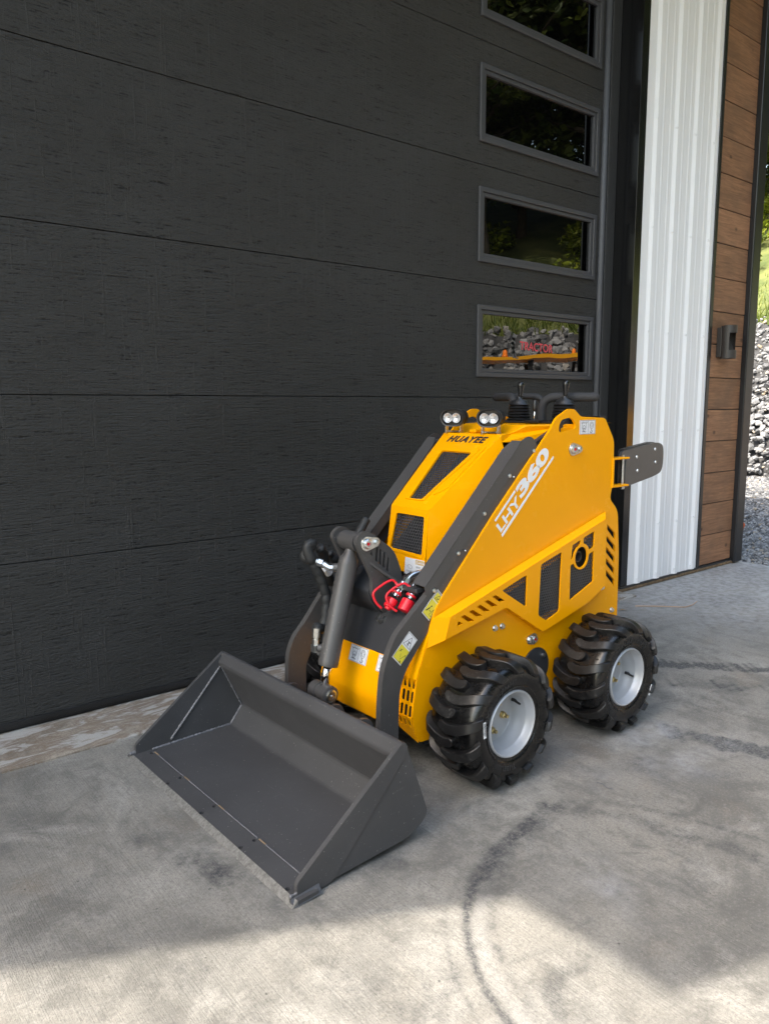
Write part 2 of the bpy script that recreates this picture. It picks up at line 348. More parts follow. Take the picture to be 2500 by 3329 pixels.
class G:
    """collects geometry for one mesh"""
    def __init__(s): s.v = []; s.f = []
    def add(s, vs, fs):
        k = len(s.v); s.v += [tuple(p) for p in vs]; s.f += [tuple(i + k for i in f) for f in fs]; return s
    def box(s, a, b):
        (x0, y0, z0), (x1, y1, z1) = a, b
        v = [(x0, y0, z0), (x1, y0, z0), (x1, y1, z0), (x0, y1, z0), (x0, y0, z1), (x1, y0, z1), (x1, y1, z1), (x0, y1, z1)]
        return s.add(v, [(3, 2, 1, 0), (4, 5, 6, 7), (0, 1, 5, 4), (1, 2, 6, 5), (2, 3, 7, 6), (3, 0, 4, 7)])
    def prism(s, loops, fm, w0, w1):
        """loops: outer polygon + holes in (u,v); fm(u,v,w) -> xyz; walls w0..w1"""
        loops = [list(l) for l in loops]
        def area(l): return sum(l[i - 1][0] * l[i][1] - l[i][0] * l[i - 1][1] for i in range(len(l)))
        for i, l in enumerate(loops):
            if (area(l) > 0) != (i == 0): l.reverse()
        flat = [p for l in loops for p in l]
        tris = tessellate_polygon([[Vector((p[0], p[1], 0)) for p in l] for l in loops])
        n = len(flat); V = [fm(p[0], p[1], w0) for p in flat] + [fm(p[0], p[1], w1) for p in flat]; F = []
        for t in tris:
            a, b, c = (flat[i] for i in t)
            cr = (b[0] - a[0]) * (c[1] - a[1]) - (b[1] - a[1]) * (c[0] - a[0])
            t = t if cr > 0 else (t[0], t[2], t[1])
            F.append((t[0], t[2], t[1])); F.append(tuple(i + n for i in t))
        k = 0
        for l in loops:
            m = len(l)
            for i in range(m):
                j = (i + 1) % m; F.append((k + i, k + j, k + j + n, k + i + n))
            k += m
        return s.add(V, F)
    def tube(s, pts, r, n=12, cap=True):
        pts = [Vector(p) for p in pts]; rs = r if hasattr(r, '__len__') else [r] * len(pts)
        V = []; F = []; prev = None
        for i, p in enumerate(pts):
            d = (pts[min(i + 1, len(pts) - 1)] - pts[max(i - 1, 0)]).normalized()
            if prev is None:
                a = Vector((0, 0, 1)) if abs(d.z) < .9 else Vector((1, 0, 0)); u = d.cross(a).normalized()
            else: u = (prev - d * prev.dot(d)).normalized()
            prev = u; w = d.cross(u)
            for k in range(n):
                a = 2 * PI * k / n; V.append(p + (u * math.cos(a) + w * math.sin(a)) * rs[i])
        for i in range(len(pts) - 1):
            for k in range(n):
                k2 = (k + 1) % n; F.append((i * n + k, i * n + k2, (i + 1) * n + k2, (i + 1) * n + k))
        if cap: F.append(tuple(reversed(range(n)))); F.append(tuple((len(pts) - 1) * n + k for k in range(n)))
        return s.add(V, F)
    def lathe(s, prof, o, ax, n=32, cap=True):
        """prof: (t along axis, r)"""
        o = Vector(o); ax = Vector(ax).normalized(); a = Vector((0, 0, 1)) if abs(ax.z) < .9 else Vector((1, 0, 0))
        u = ax.cross(a).normalized(); w = ax.cross(u); V = []; F = []
        for t, r in prof:
            for k in range(n):
                an = 2 * PI * k / n; V.append(o + ax * t + (u * math.cos(an) + w * math.sin(an)) * r)
        for i in range(len(prof) - 1):
            for k in range(n):
                k2 = (k + 1) % n; F.append((i * n + k, (i + 1) * n + k, (i + 1) * n + k2, i * n + k2))
        if cap:
            F.append(tuple(range(n))); F.append(tuple(reversed([(len(prof) - 1) * n + k for k in range(n)])))
        return s.add(V, F)
    def mirror_y(s):
        g = G(); g.v = [(x, -y, z) for x, y, z in s.v]; g.f = [tuple(reversed(f)) for f in s.f]; return g
    def mesh(s, recalc=True):
        me = bpy.data.meshes.new("m"); me.from_pydata(s.v, [], s.f)
        if recalc:
            bm = bmesh.new(); bm.from_mesh(me); bmesh.ops.recalc_face_normals(bm, faces=bm.faces); bm.to_mesh(me); bm.free()
        me.update(); return me
    def obj(s, name, mat, parent=None, smooth=False, bevel=0.0, seg=2, recalc=True):
        return link(name, s.mesh(recalc), mat, parent, smooth, bevel, seg)
def auto_smooth(o, deg=40):
    me = o.data
    me.polygons.foreach_set('use_smooth', [True] * len(me.polygons))
    bm = bmesh.new(); bm.from_mesh(me)
    for e in bm.edges:
        if len(e.link_faces) == 2 and e.calc_face_angle(0) > math.radians(deg): e.smooth = False
    bm.to_mesh(me); bm.free(); return o
def rnd(pts, r, n=4):
    """round the corners of a polygon; r number or list"""
    out = []; m = len(pts); rs = r if hasattr(r, '__len__') else [r] * m
    for i in range(m):
        p = Vector(pts[i]).to_2d(); a = Vector(pts[i - 1]).to_2d(); b = Vector(pts[(i + 1) % m]).to_2d()
        ra = min(rs[i], (a - p).length * .45, (b - p).length * .45)
        if ra < 1e-5: out.append(tuple(p)); continue
        s = p + (a - p).normalized() * ra; e = p + (b - p).normalized() * ra
        for k in range(n + 1):
            t = k / n; out.append(tuple(s * (1 - t) ** 2 + p * 2 * t * (1 - t) + e * t * t))
    return out
XZ = lambda u, v, w: (u, w, v)          # polygon in x,z ; extruded along y
YZ = lambda u, v, w: (w, u, v)
def frame(o, u, v):
    o = Vector(o); u = Vector(u).normalized(); v = Vector(v); v = (v - u * v.dot(u)).normalized(); n = u.cross(v)
    return lambda a, b, c: tuple(o + u * a + v * b + n * c)
def ribbon(g, pts, w, fm, h0, h1, closed=False):
    pts = [Vector(p) for p in pts]
    if closed: pts.append(pts[0])
    for a, b in zip(pts[:-1], pts[1:]):
        d = (b - a)
        if d.length < 1e-6: continue
        d.normalize(); n = Vector((-d.y, d.x)) * w / 2; e = d * w * .3
        g.prism([[tuple(a - e - n), tuple(b + e - n), tuple(b + e + n), tuple(a - e + n)]], fm, h0, h1)
def hexgrid(poly_in, fm, pitch, hole, t):
    """perforated sheet: hex cells whose centre lies inside polygon"""
    def inside(x, y):
        c = False; n = len(poly_in)
        for i in range(n):
            x1, y1 = poly_in[i]; x2, y2 = poly_in[i - 1]
            if (y1 > y) != (y2 > y) and x < (x2 - x1) * (y - y1) / (y2 - y1) + x1: c = not c
        return c
    xs = [p[0] for p in poly_in]; ys = [p[1] for p in poly_in]; g = G(); R = pitch / math.sqrt(3); row = 0; y = min(ys)
    while y <= max(ys):
        x = min(xs) + (pitch / 2 if row % 2 else 0)
        while x <= max(xs):
            if inside(x, y):
                ou = [(x + R * math.cos(PI / 6 + k * PI / 3), y + R * math.sin(PI / 6 + k * PI / 3)) for k in range(6)]
                inn = [(x + hole * math.cos(PI / 6 + k * PI / 3), y + hole * math.sin(PI / 6 + k * PI / 3)) for k in range(6)]
                V = [fm(*p, 0) for p in ou] + [fm(*p, 0) for p in inn] + [fm(*p, -t) for p in inn]
                F = []
                for k in range(6):
                    k2 = (k + 1) % 6; F.append((k, k2, 6 + k2, 6 + k)); F.append((6 + k, 6 + k2, 12 + k2, 12 + k))
                g.add(V, F)
            x += pitch
        y += pitch * math.sqrt(3) / 2; row += 1
    return g
def text_mesh(s, size, fm, h0, h1, bold=0.0, shear=0.0, spacing=1.0, align='LEFT'):
    cu = bpy.data.curves.new("t", 'FONT'); cu.body = s; cu.size = size; cu.offset = bold; cu.shear = shear; cu.space_character = spacing
    cu.extrude = 0.5; cu.align_x = align; cu.resolution_u = 4
    ob = bpy.data.objects.new("t", cu); COL.objects.link(ob)
    me = bpy.data.meshes.new_from_object(ob)
    bpy.data.objects.remove(ob); bpy.data.curves.remove(cu)
    for v in me.vertices:
        x, y, z = v.co; v.co = fm(x, y, h0 if z < 0 else h1)
    me.update(); return me
def text_width(me): return max(v.co.x for v in me.vertices) if len(me.vertices) else 0

# ------------------------------------------------------------------ GROUND
WY = -0.18                                        # outer face of the wall
def build_slab():
    def axis(lo, f0, f1, hi, cs, fs):
        a = list(np.arange(lo, f0, cs)) + list(np.arange(f0, f1, fs)) + list(np.arange(f1, hi, cs)) + [hi]
        return np.array(a)
    xs = axis(-8, 0.2, 3.7, 5.768, 0.25, 0.008); ys = axis(-4.3, -2.6, -0.9, -0.18, 0.12, 0.008)
    X, Y = np.meshgrid(xs, ys); nx, ny = len(xs), len(ys)
    stain = np.zeros_like(X); bleach_and_brighten = np.zeros_like(X)
    fine_n = np.array([noise.noise((x * 40, y * 40, 3)) for x, y in zip(X.ravel(), Y.ravel())]).reshape(X.shape)
    nz = np.array([noise.noise((x * 9, y * 9, 0)) for x, y in zip(X.ravel(), Y.ravel())]).reshape(X.shape)
    def dist(poly):
        D = np.full(X.shape, 9.0); T = np.zeros(X.shape); acc = 0
        for (x0, y0), (x1, y1) in zip(poly[:-1], poly[1:]):
            dx, dy = x1 - x0, y1 - y0; L2 = dx * dx + dy * dy
            t = np.clip(((X - x0) * dx + (Y - y0) * dy) / L2, 0, 1)
            d = np.hypot(X - x0 - t * dx, Y - y0 - t * dy); m = d < D
            D = np.where(m, d, D); T = np.where(m, acc + t * math.sqrt(L2), T); acc += math.sqrt(L2)
        return D, T
    def smooth(poly, it=3):
        for _ in range(it):
            q = [poly[0]]
            for a, b in zip(poly[:-1], poly[1:]):
                q += [(a[0] * .75 + b[0] * .25, a[1] * .75 + b[1] * .25), (a[0] * .25 + b[0] * .75, a[1] * .25 + b[1] * .75)]
            poly = q + [poly[-1]]
        return poly
    def band(poly, w, k, edge=0.5):
        D, T = dist(smooth(poly)); return k * np.exp(-np.power(D / (w * (1 + edge * nz)), 4))
    arc = [(1.74, -1.60), (1.51, -1.64), (1.35, -1.69), (1.21, -1.765), (1.125, -1.86), (1.06, -1.965), (1.03, -2.06), (1.0, -2.2)]
    asm = smooth(arc); D, T = dist(asm)
    cxm, cym = 1.95, -2.35                                  # inside of the curve
    out = [(x + (x - cxm) / math.hypot(x - cxm, y - cym) * .5, y + (y - cym) / math.hypot(x - cxm, y - cym) * .5) for x, y in asm]
    Do, _ = dist(out); SD = np.where(Do < .5, D, -D)         # signed: + outside, - inside
    early = 1 / (1 + np.exp((T - .50) / .05)); late = 1 - early
    stain += early * np.clip(T / .1, .25, 1) * (1.25 * np.exp(-np.abs((SD - .004) / .022) ** 3) + .75 * np.exp(-((SD + .030) / .024) ** 2)) * np.clip(.85 + .8 * fine_n, .2, 1.3)
    stain += late * (1.2 * np.exp(-np.abs(SD / .011) ** 2.5) + 0.60 * np.exp(-((SD + .062) / .013) ** 2) * np.clip(.7 + 1.2 * fine_n, 0, 1.3) + 0.35 * np.exp(-((SD - .05) / .006) ** 2)) * np.clip(.9 + .5 * fine_n, .3, 1.2)
    bleach_and_brighten += late * 0.16 * np.exp(-((SD + .030) / .017) ** 2)
    stain += band([(1.74, -1.59), (1.86, -1.75), (1.92, -1.96), (1.97, -2.15), (2.0, -2.4)], 0.030, 0.60) * np.clip(.75 + 1.3 * fine_n, .1, 1.2)
    stain += band([(1.80, -1.60), (1.95, -1.76), (2.02, -1.96), (2.07, -2.15)], 0.014, 0.45) * np.clip(.75 + 1.3 * fine_n, .1, 1.2)
    stain += band([(1.12, -2.12), (1.15, -2.07), (1.22, -2.05), (1.27, -2.07)], 0.018, 0.5)
    def dashes(a, b, n, ln, w, ang, k):
        nonlocal stain
        for i in range(n):
            t = i / (n - 1); cx, cy = a[0] + (b[0] - a[0]) * t + random.gauss(0, .008), a[1] + (b[1] - a[1]) * t + random.gauss(0, .008); kk_ = k * random.uniform(.25, 1)
            for s in (-1, 1):
                an = ang + s * 0.55
                p0 = (cx, cy); p1 = (cx + ln * math.cos(an), cy + ln * math.sin(an))
                D, _ = dist([p0, p1]); stain += kk_ * np.exp(-(D / (w * (1 + .4 * nz))) ** 2) * np.clip(.85 + 1.2 * nz, 0.1, 1.4)
    dashes((3.05, -1.05), (3.5, -1.55), 22, 0.10, 0.010, math.radians(20), 1.7)
    dashes((2.46, -1.55), (2.62, -1.98), 20, 0.10, 0.011, math.radians(15), 1.7)
    dashes((2.95, -1.3), (3.3, -1.75), 16, 0.09, 0.010, math.radians(20), 1.0)
    for x, y, r, k in [(0.78, -1.16, .06, .7), (0.80, -1.26, .05, .6), (0.83, -1.34, .05, .55), (0.87, -1.45, .05, .45), (0.73, -1.06, .05, .5), (0.72, -0.99, .04, .35), (0.52, -0.62, .1, .3), (0.40, -0.75, .09, .35),
                       (1.16, -1.50, .08, .5), (1.3, -1.55, .07, .42), (1.22, -1.42, .06, .4), (1.40, -1.48, .07, .42), (2.25, -1.55, .10, .42), (2.05, -1.50, .08, .32), (0.92, -1.86, .10, .3), (0.98, -1.95, .09, .34), (0.85, -1.75, .08, .3), (1.6, -1.95, .1, .3), (1.75, -2.05, .1, .26), (1.45, -1.80, .1, .26),
                       (2.35, -1.85, .09, .3), (0.55, -1.1, .12, .25), (0.6, -1.55, .08, .2), (1.85, -1.45, .09, .3), (2.8, -1.5, .14, .2), (3.2, -0.9, .18, .15)]:
        q = np.hypot(X - x, (Y - y)) / r
        stain += 1.25 * k * np.exp(-q ** 2) * np.clip(0.5 + 1.2 * nz + 1.0 * fine_n, 0, 1.6)
    for i in range(70):
        x, y = random.uniform(0.2, 3.6), random.uniform(-2.5, -0.4); an = random.gauss(-0.9, .5); l = random.uniform(.02, .14)
        D, _ = dist([(x, y), (x + l * math.cos(an), y + l * math.sin(an))]); stain += random.uniform(.1, .4) * np.exp(-(D / random.uniform(.004, .009)) ** 2)
    for x, y, r, k in [(2.45, -1.50, .16, .45), (2.3, -1.68, .12, .4), (1.55, -1.95, .11, .3), (2.0, -1.58, .08, .2), (2.6, -1.75, .12, .22)]:
        bleach_and_brighten += k * np.exp(-(np.hypot(X - x, Y - y) / r) ** 2) * np.clip(.6 + nz, 0, 1.3)
    for ln, kk in (([(2.56, -1.38), (2.40, -1.60), (2.27, -1.72), (2.10, -1.83), (1.98, -1.92)], .30), ([(2.0, -1.40), (2.10, -1.55), (2.06, -1.72)], .18)):
        D, T = dist(smooth(ln)); stain += kk * np.exp(-((D - .05) / .07) ** 2) * np.clip(.7 + nz, 0, 1.4)
    bleach_and_brighten += .80 / (1 + np.exp(-(X - 3.9 + .5 * (Y + .6)) / .22)) * np.clip(.8 + .6 * nz, 0, 1)  # pale clean concrete by the right wall, also brightened to offset shade there
    stain *= (0.75 + 0.35 * np.clip(nz + .3, 0, 1))
    v = np.stack([X.ravel(), Y.ravel(), np.zeros(X.size)], 1)
    i = np.arange(ny - 1)[:, None] * nx + np.arange(nx - 1)[None, :]; i = i.ravel()
    q = np.stack([i, i + 1, i + nx + 1, i + nx], 1)
    # sheet ends at the threshold strip where the door is: drop quads over it
    cx = X[:-1, :-1].ravel(); cy = Y[:-1, :-1].ravel()
    me = bpy.data.meshes.new("concrete_slab"); me.from_pydata(v.tolist(), [], q.tolist())
    for nm, arr in (("stain", stain), ("bleach_and_brighten", bleach_and_brighten)):
        a = me.attributes.new(nm, 'FLOAT', 'POINT'); a.data.foreach_set('value', np.clip(arr, 0, 1).ravel().astype(np.float32))
    o = link("concrete_slab", me, 'concrete'); tag(o, kind='structure')
    g = G().box((5.60, -4.3, -0.12), (5.766, -0.185, -0.004)); e = g.obj("slab_edge", 'concrete'); tag(e, kind='structure')
build_slab()
# threshold strip of older concrete under the door, a few mm higher, with a rough joint
g = G(); n = 90
V = []; F = []
for i in range(n + 1):
    x = -4 + (4.19 + 4) * i / n; yj = -0.318 + 0.006 * noise.noise((x * 7, 0, 0)) + 0.003 * noise.noise((x * 31, 2, 0))
    V += [(x, yj, -0.004), (x, yj, 0.006), (x, yj + .012, 0.009), (x, 0.10, 0.009)]
for i in range(n):
    for k in range(3): F.append((i * 4 + k, i * 4 + 4 + k, i * 4 + 5 + k, i * 4 + 1 + k))
tag(g.add(V, F).obj("threshold_strip", 'sill_concrete', recalc=False), kind='structure')
# thin sheet of gravel ground around
g = G().add([(-60, -60, -0.05), (60, -60, -0.05), (60, 60, -0.05), (-60, 60, -0.05)], [(0, 1, 2, 3)])
tag(g.obj("gravel_yard", 'gravel'), kind='structure')

# ------------------------------------------------------------------ BANK, HILL, TREES
TOP = [(17.6, 22), (16.4, 14), (15.6, 8), (15.1, 4.2), (15.0, 1), (14.8, -3), (14.2, -6.6), (12.9, -8.7), (10.5, -10.4), (6, -11.4), (0, -12.2), (-8, -12.6), (-20, -11)]
def resample(poly, step):
    out = []
    for a, b in zip(poly[:-1], poly[1:]):
        a = Vector(a); b = Vector(b); n = max(1, int((b - a).length / step))
        for i in range(n): out.append(a.lerp(b, i / n))
    out.append(Vector(poly[-1])); return out
TS = resample(TOP, 0.5)
def normal_at(i):
    d = (TS[min(i + 1, len(TS) - 1)] - TS[max(i - 1, 0)]).normalized(); return Vector((-d.y, d.x)) * -1   # towards the hill
def hill():
    V = []; F = []; prof = [(-1.85, -0.06), (-0.1, 2.72), (0.6, 2.9), (3, 4.0), (7, 6.0), (12, 8.6), (20, 12.0), (34, 15)]
    for i, p in enumerate(TS):
        nn = normal_at(i)
        if (p + nn).length < p.length: nn = -nn
        for d, z in prof:
            V.append((p.x + nn.x * d, p.y + nn.y * d, z + (0.35 * noise.noise((p.x * .3, p.y * .3, d)) if d > .5 else 0)))
    m = len(prof)
    for i in range(len(TS) - 1):
        for k in range(m - 1): F.append((i * m + k, i * m + k + 1, (i + 1) * m + k + 1, (i + 1) * m + k))
    g = G().add(V, F); o = g.obj("hillside", 'soil', smooth=True); tag(o, kind='structure')
    o.data.materials.append(M['bank_stone'])
    for i, p in enumerate(o.data.polygons):
        if i % (m - 1) == 0: p.material_index = 1
hill()
def ico(sub):
    bm = bmesh.new(); bmesh.ops.create_icosphere(bm, subdivisions=sub, radius=1)
    v = np.array([x.co[:] for x in bm.verts]); f = np.array([[q.index for q in p.verts] for p in bm.faces]); bm.free(); return v, f
def stones(name, pos, size, mat, sub=1, flat=.7):
    v, f = ico(sub); n = len(pos); k = len(v)
    P = np.empty((n, k, 3)); 
    for i in range(n):
        s = size[i] * rng.uniform(.65, 1.25, 3) * np.array([1, 1, flat])
        w = v * (1 + rng.uniform(-.22, .22, (k, 1)))
        # chop with random planes for angular faces
        for _ in range(4):
            d = rng.normal(size=3); d /= np.linalg.norm(d); dp = w @ d; lim = rng.uniform(.55, .8)
            w = w - np.outer(np.clip(dp - lim, 0, None), d)
        a = rng.uniform(0, 6.28); tl = rng.normal(0, .5, 2)
        R = np.array(Matrix.Rotation(a, 3, 'Z') @ Matrix.Rotation(tl[0], 3, 'X') @ Matrix.Rotation(tl[1], 3, 'Y'))
        P[i] = (w * s) @ R.T + pos[i]
    Fa = (f[None] + (np.arange(n) * k)[:, None, None]).reshape(-1, 3)
    me = bpy.data.meshes.new(name); me.from_pydata(P.reshape(-1, 3).tolist(), [], Fa.tolist())
    return link(name, me, mat)
pos = []; size = []
for i, p in enumerate(TS):
    nn = normal_at(i)
    if (p + nn).length < p.length: nn = -nn
    if p.y > 12 or p.x < -6: continue
    td = Vector((-nn.y, nn.x))
    near = 0 < p.y < 9
    for _ in range(420 if near else 150):
        t = random.random(); d = -1.95 + 1.95 * t; s = random.choice([.03, .035, .04, .05, .06, .085]) if near else random.uniform(.07, .13)
        q = p + nn * d + td * random.uniform(-.25, .25); pos.append((q.x, q.y, -0.02 + 2.82 * t + random.uniform(-.02, .08))); size.append(s)
tag(stones("riprap_bank", np.array(pos), size, 'riprap'), "bank of loose grey riprap stones below the grassy slope", "stones", kind='stuff')
pos = []; size = []
for _ in range(13000):
    x = random.uniform(5.8, 13.6); yc = -0.25 + (x - 5.9) * 0.46; y = yc + random.uniform(-1.0, 0.9) * (0.35 + (x - 5.8) * .14)
    if x < 5.85 and y < 0: continue
    pos.append((x, y, -0.045 + random.uniform(0, .012))); size.append(random.choice([.010, .014, .018, .026]) * (1 + .07 * (x - 6)))
tag(stones("loose_gravel", np.array(pos), size, 'pebble', sub=1), "loose grey gravel beyond the end of the concrete slab", "gravel", kind='stuff')

def leaves(n, centers, radii, size, droop=0.0):
    """leaf-sized quads scattered through clumps"""
    V = np.empty((n, 4, 3)); ci = rng.integers(0, len(centers), n)
    C = np.array(centers)[ci]; Rr = np.array(radii)[ci]
    d = rng.normal(size=(n, 3)); d /= np.linalg.norm(d, axis=1)[:, None]
    r = rng.uniform(.35, 1, n) ** .6
    P = C + d * (Rr * r)[:, None] * np.array([1, 1, .75])
    for i in range(n):
        u = rng.normal(size=3); u[2] *= .5; u /= np.linalg.norm(u); w = np.cross(u, rng.normal(size=3)); w /= np.linalg.norm(w)
        s = size * rng.uniform(.6, 1.4)
        V[i] = P[i] + np.array([-u * s, w * s * .45, u * s, -w * s * .45])
    me = bpy.data.meshes.new("leaves"); F = np.arange(n * 4).reshape(n, 4)
    me.from_pydata(V.reshape(-1, 3).tolist(), [], F.tolist()); return me
def tree_meshes(h, seed):
    random.seed(seed)
    g = G(); top = Vector((random.uniform(-.4, .4), random.uniform(-.4, .4), h * .9))
    g.tube([(0, 0, -.5), tuple(top * .3), tuple(top * .65 + Vector((.1, 0, 0))), tuple(top)], [h * .020, h * .016, h * .010, .02], 8)
    cs = []; rs = []
    for i in range(34):
        z = random.uniform(.20, .98) * h; a = random.uniform(0, 6.28); r = (0.10 + .26 * math.sin(max(.08, min(.97, (z / h - .12) / .86)) * PI) ** .7) * h * random.uniform(.5, 1)
        c = Vector((r * math.cos(a), r * math.sin(a), z)) + top * (z / h) * Vector((1, 1, 0)).x * 0
        cs.append(tuple(c)); rs.append(h * random.uniform(.07, .14))
        g.tube([(0, 0, z - r * .5), tuple(c * 1.0)], [h * .006, .012], 5)
    return g.mesh(), leaves(14000, cs, rs, h * .0105)
KIND = ['tall slender', 'tallest broad', 'low bushy']
trunks = [tree_meshes(h, s) for h, s in ((11, 1), (13, 2), (9, 3))]
spots = []
random.seed(21)
for i in range(0, len(TS), 3):
    p = TS[i]; nn = normal_at(i)
    if (p + nn).length < p.length: nn = -nn
    for d in (4.2, 7.0, 10.5, 14.0):
        q = p + nn * (d + random.uniform(-1.2, 1.2)) + Vector((-nn.y, nn.x)) * random.uniform(-.7, .7)
        if q.x > 12 and q.y > -1.0 and d < 6: continue
        if q.y > 16 or q.x < 0: continue
        spots.append((q.x, q.y, 2.9 + d * .47, {4.2: 'first row above the riprap', 7.0: 'second row above the riprap', 10.5: 'third row up the slope', 14.0: 'back row up the slope'}[d]))
for i, (x, y, z, row) in enumerate(spots):
    tm, lm = trunks[i % 3]
    r = empty("broadleaf_tree", KIND[i % 3] + " green tree in the " + row, "tree", group="trees on the slope")
    r.location = (x, y, z); r.rotation_euler = (0, 0, random.uniform(0, 6.28)); s = random.uniform(.8, 1.15); r.scale = (s, s, s)
    for nm, me, mt in (("trunk", tm, 'bark'), ("crown", lm, 'leaf')):
        if not me.materials: me.materials.append(M[mt])
        o = bpy.data.objects.new(nm, me); COL.objects.link(o); o.parent = r
# undergrowth and grass on the slope
cs = []; rs = []; gp = []
for i, p in enumerate(TS):
    nn = normal_at(i)
    if (p + nn).length < p.length: nn = -nn
    if p.x < 0 or p.y > 13: continue
    for _ in range(6):
        d = random.uniform(2.2, 12); q = p + nn * d + Vector((-nn.y, nn.x)) * random.uniform(-.4, .4)
        if d < 4.5 and random.random() < .5: continue
        cs.append((q.x, q.y, 2.95 + .47 * d + random.uniform(0, .5))); rs.append(random.uniform(.3, .75))
    for _ in range(330):
        d = random.uniform(-.15, 6.0); q = p + nn * d + Vector((-nn.y, nn.x)) * random.uniform(-.3, .3); gp.append((q.x, q.y, 2.7 + max(0, .35 * d)))
me = leaves(42000, cs, rs, .085); o = link("undergrowth", me, 'leaf_bright'); tag(o, "bright green undergrowth and shrubs covering the slope", "undergrowth", kind='stuff')
gp = np.array(gp); n = len(gp)
a = rng.uniform(0, 6.28, n); hh = rng.uniform(.12, .38, n); w = .022
V = np.empty((n, 3, 3)); dx = np.stack([np.cos(a), np.sin(a), 0 * a], 1) * w
V[:, 0] = gp - dx; V[:, 1] = gp + dx; V[:, 2] = gp + np.stack([rng.normal(0, .1, n), rng.normal(0, .1, n), hh], 1)
me = bpy.data.meshes.new("grass"); me.from_pydata(V.reshape(-1, 3).tolist(), [], np.arange(n * 3).reshape(n, 3).tolist())
o = link("grass", me, 'grass'); tag(o, "long sunlit grass on the slope above the riprap", "grass", kind='stuff')

# ------------------------------------------------------------------ BUILDING
random.seed(5)
B = empty("metal_building", "garage building clad in white ribbed steel and brown boards with black trim", "building")
SEC = 0.6096; Z0 = 0.0298
ROOF = 4.8
# shell: closed box behind the cladding
g = G()
g.box((-14, 0.12, -0.1), (-6.0, 0.25, ROOF)); g.box((4.30, WY + .012, 0.034), (5.66, 0.12, ROOF)); g.box((-6, -.02, 4.36), (4.30, 0.12, ROOF))
g.box((5.60, WY + .02, -0.1), (5.72, 11.8, ROOF)); g.box((-14, 11.8, -0.1), (5.72, 12, ROOF)); g.box((-14, .25, -0.1), (-13.85, 11.8, ROOF))
g.box((-6.0, 0.5, -.02), (5.6, 0.55, ROOF))
g.obj("wall", 'trim_black', B)
# unseen roof, its stepped front edge invented to shape the shadow on the apron
edge = [(-14.3, 0.02), (-8, 0.02), (-4.45, 0.02), (-3.56, -0.33), (-2.51, -0.86), (-2.50, -1.27), (-2.2, -1.36), (0.2, -1.46), (6.15, -1.46)]
poly = edge + [(6.15, 12.4), (-14.3, 12.4)]
G().prism([poly], lambda u, v, w: (u, v, w), ROOF, ROOF + .16).obj("shadow_roof", 'shadow_roof', B)
# jamb and trims round the door opening
G().box((4.232, WY + .006, 0.0), (4.30, 0.11, 4.36)).obj("door_jamb", 'gloss_black', B)
g = G().box((4.206, WY - .008, 0.012), (4.246, WY + .004, 4.4)); g.box((4.247, WY - .004, 0.012), (4.281, WY + .01, 4.4)); g.obj("jamb_trim", 'gloss_black', B, bevel=.001)
# ribbed siding sheet
prof = []
x0 = 4.281; rib = 0.2286; first = 4.395
def rib_profile():
    pts = [(4.281, 0)]
    k = 0
    while True:
        c = first + k * rib
        if c - .05 > 5.142: break
        for dx, d in ((-.036, 0), (-.014, .015), (.014, .015), (.036, 0)): pts.append((c + dx, d))
        for m in (.33, .67):
            cm = c + rib * m
            for dx, d in ((-.012, 0), (-.006, .0025), (.006, .0025), (.012, 0)): pts.append((cm + dx, d))
        k += 1
    pts = [p for p in pts if p[0] <= 5.142]; pts.append((5.142, 0)); return pts
pts = rib_profile(); V = []; F = []
for x, d in pts: V += [(x, WY - .004 - d, .034), (x, WY - .004 - d, 4.75), (x, WY + .004, .034), (x, WY + .004, 4.75)]
for i in range(len(pts) - 1):
    a = i * 4; b = a + 4; F += [(a, b, b + 1, a + 1), (a, a + 2, b + 2, b), (a + 2, a + 3, b + 3, b + 2)]
sid = G().add(V, F).obj("siding_sheet", 'white_metal', B, recalc=False)
scr_g = G().lathe([(0, .0085), (.002, .0085), (.0021, .0055), (.006, .005), (.0065, .0)], (0, 0, 0), (0, -1, 0), 8); scr_me = scr_g.mesh(); scr_me.materials.append(M['white_metal'])
for z in (0.068, 0.415, 1.034, 1.668, 2.30, 2.93):
    for k in range(4):
        o = bpy.data.objects.new("screw", scr_me); COL.objects.link(o); o.parent = sid
        o.location = (4.379 + k * .2255, WY - .0045 - .009 * (1 if k % 2 else 1), z + random.uniform(-.004, .004))
G().box((5.143, WY - .012, .03), (5.180, WY + .006, 4.75)).obj("trim_strip", 'trim_black', B, bevel=.002)
zs = [.036, .257, .490, .714, .943, 1.170, 1.394, 1.627, 1.853, 2.084, 2.314, 2.544, 2.774, 3.006, 3.238, 3.473, 3.704, 3.94, 4.17, 4.40, 4.63]
for a, b in zip(zs[:-1], zs[1:]):
    o = G().box((5.181, WY - .002 + random.uniform(-.0015, .0015), a + .003), (5.648, WY + .016, b - .003)).obj("board", 'wood', B, bevel=.0025)
G().box((5.181, WY + .006, .03), (5.648, WY + .012, 4.7)).obj("board_backing", 'dark', B)
g = G(); g.prism([rnd([(5.649, WY + .02), (5.649, WY - .034), (5.655, WY - .040), (5.762, WY - .040), (5.768, WY - .034), (5.768, WY + .06)], 0)], lambda u, v, w: (u, v, w), .012, 4.8)
g.obj("corner_post", 'trim_black', B, bevel=.003)
g = G().box((4.19, WY - .020, .002), (5.70, WY + .012, .020)); g.obj("sill_board", 'sill_wood', B, bevel=.003)
G().box((4.20, WY - .012, .0205), (5.70, WY + .01, .0335)).obj("base_trim", 'trim_black', B)

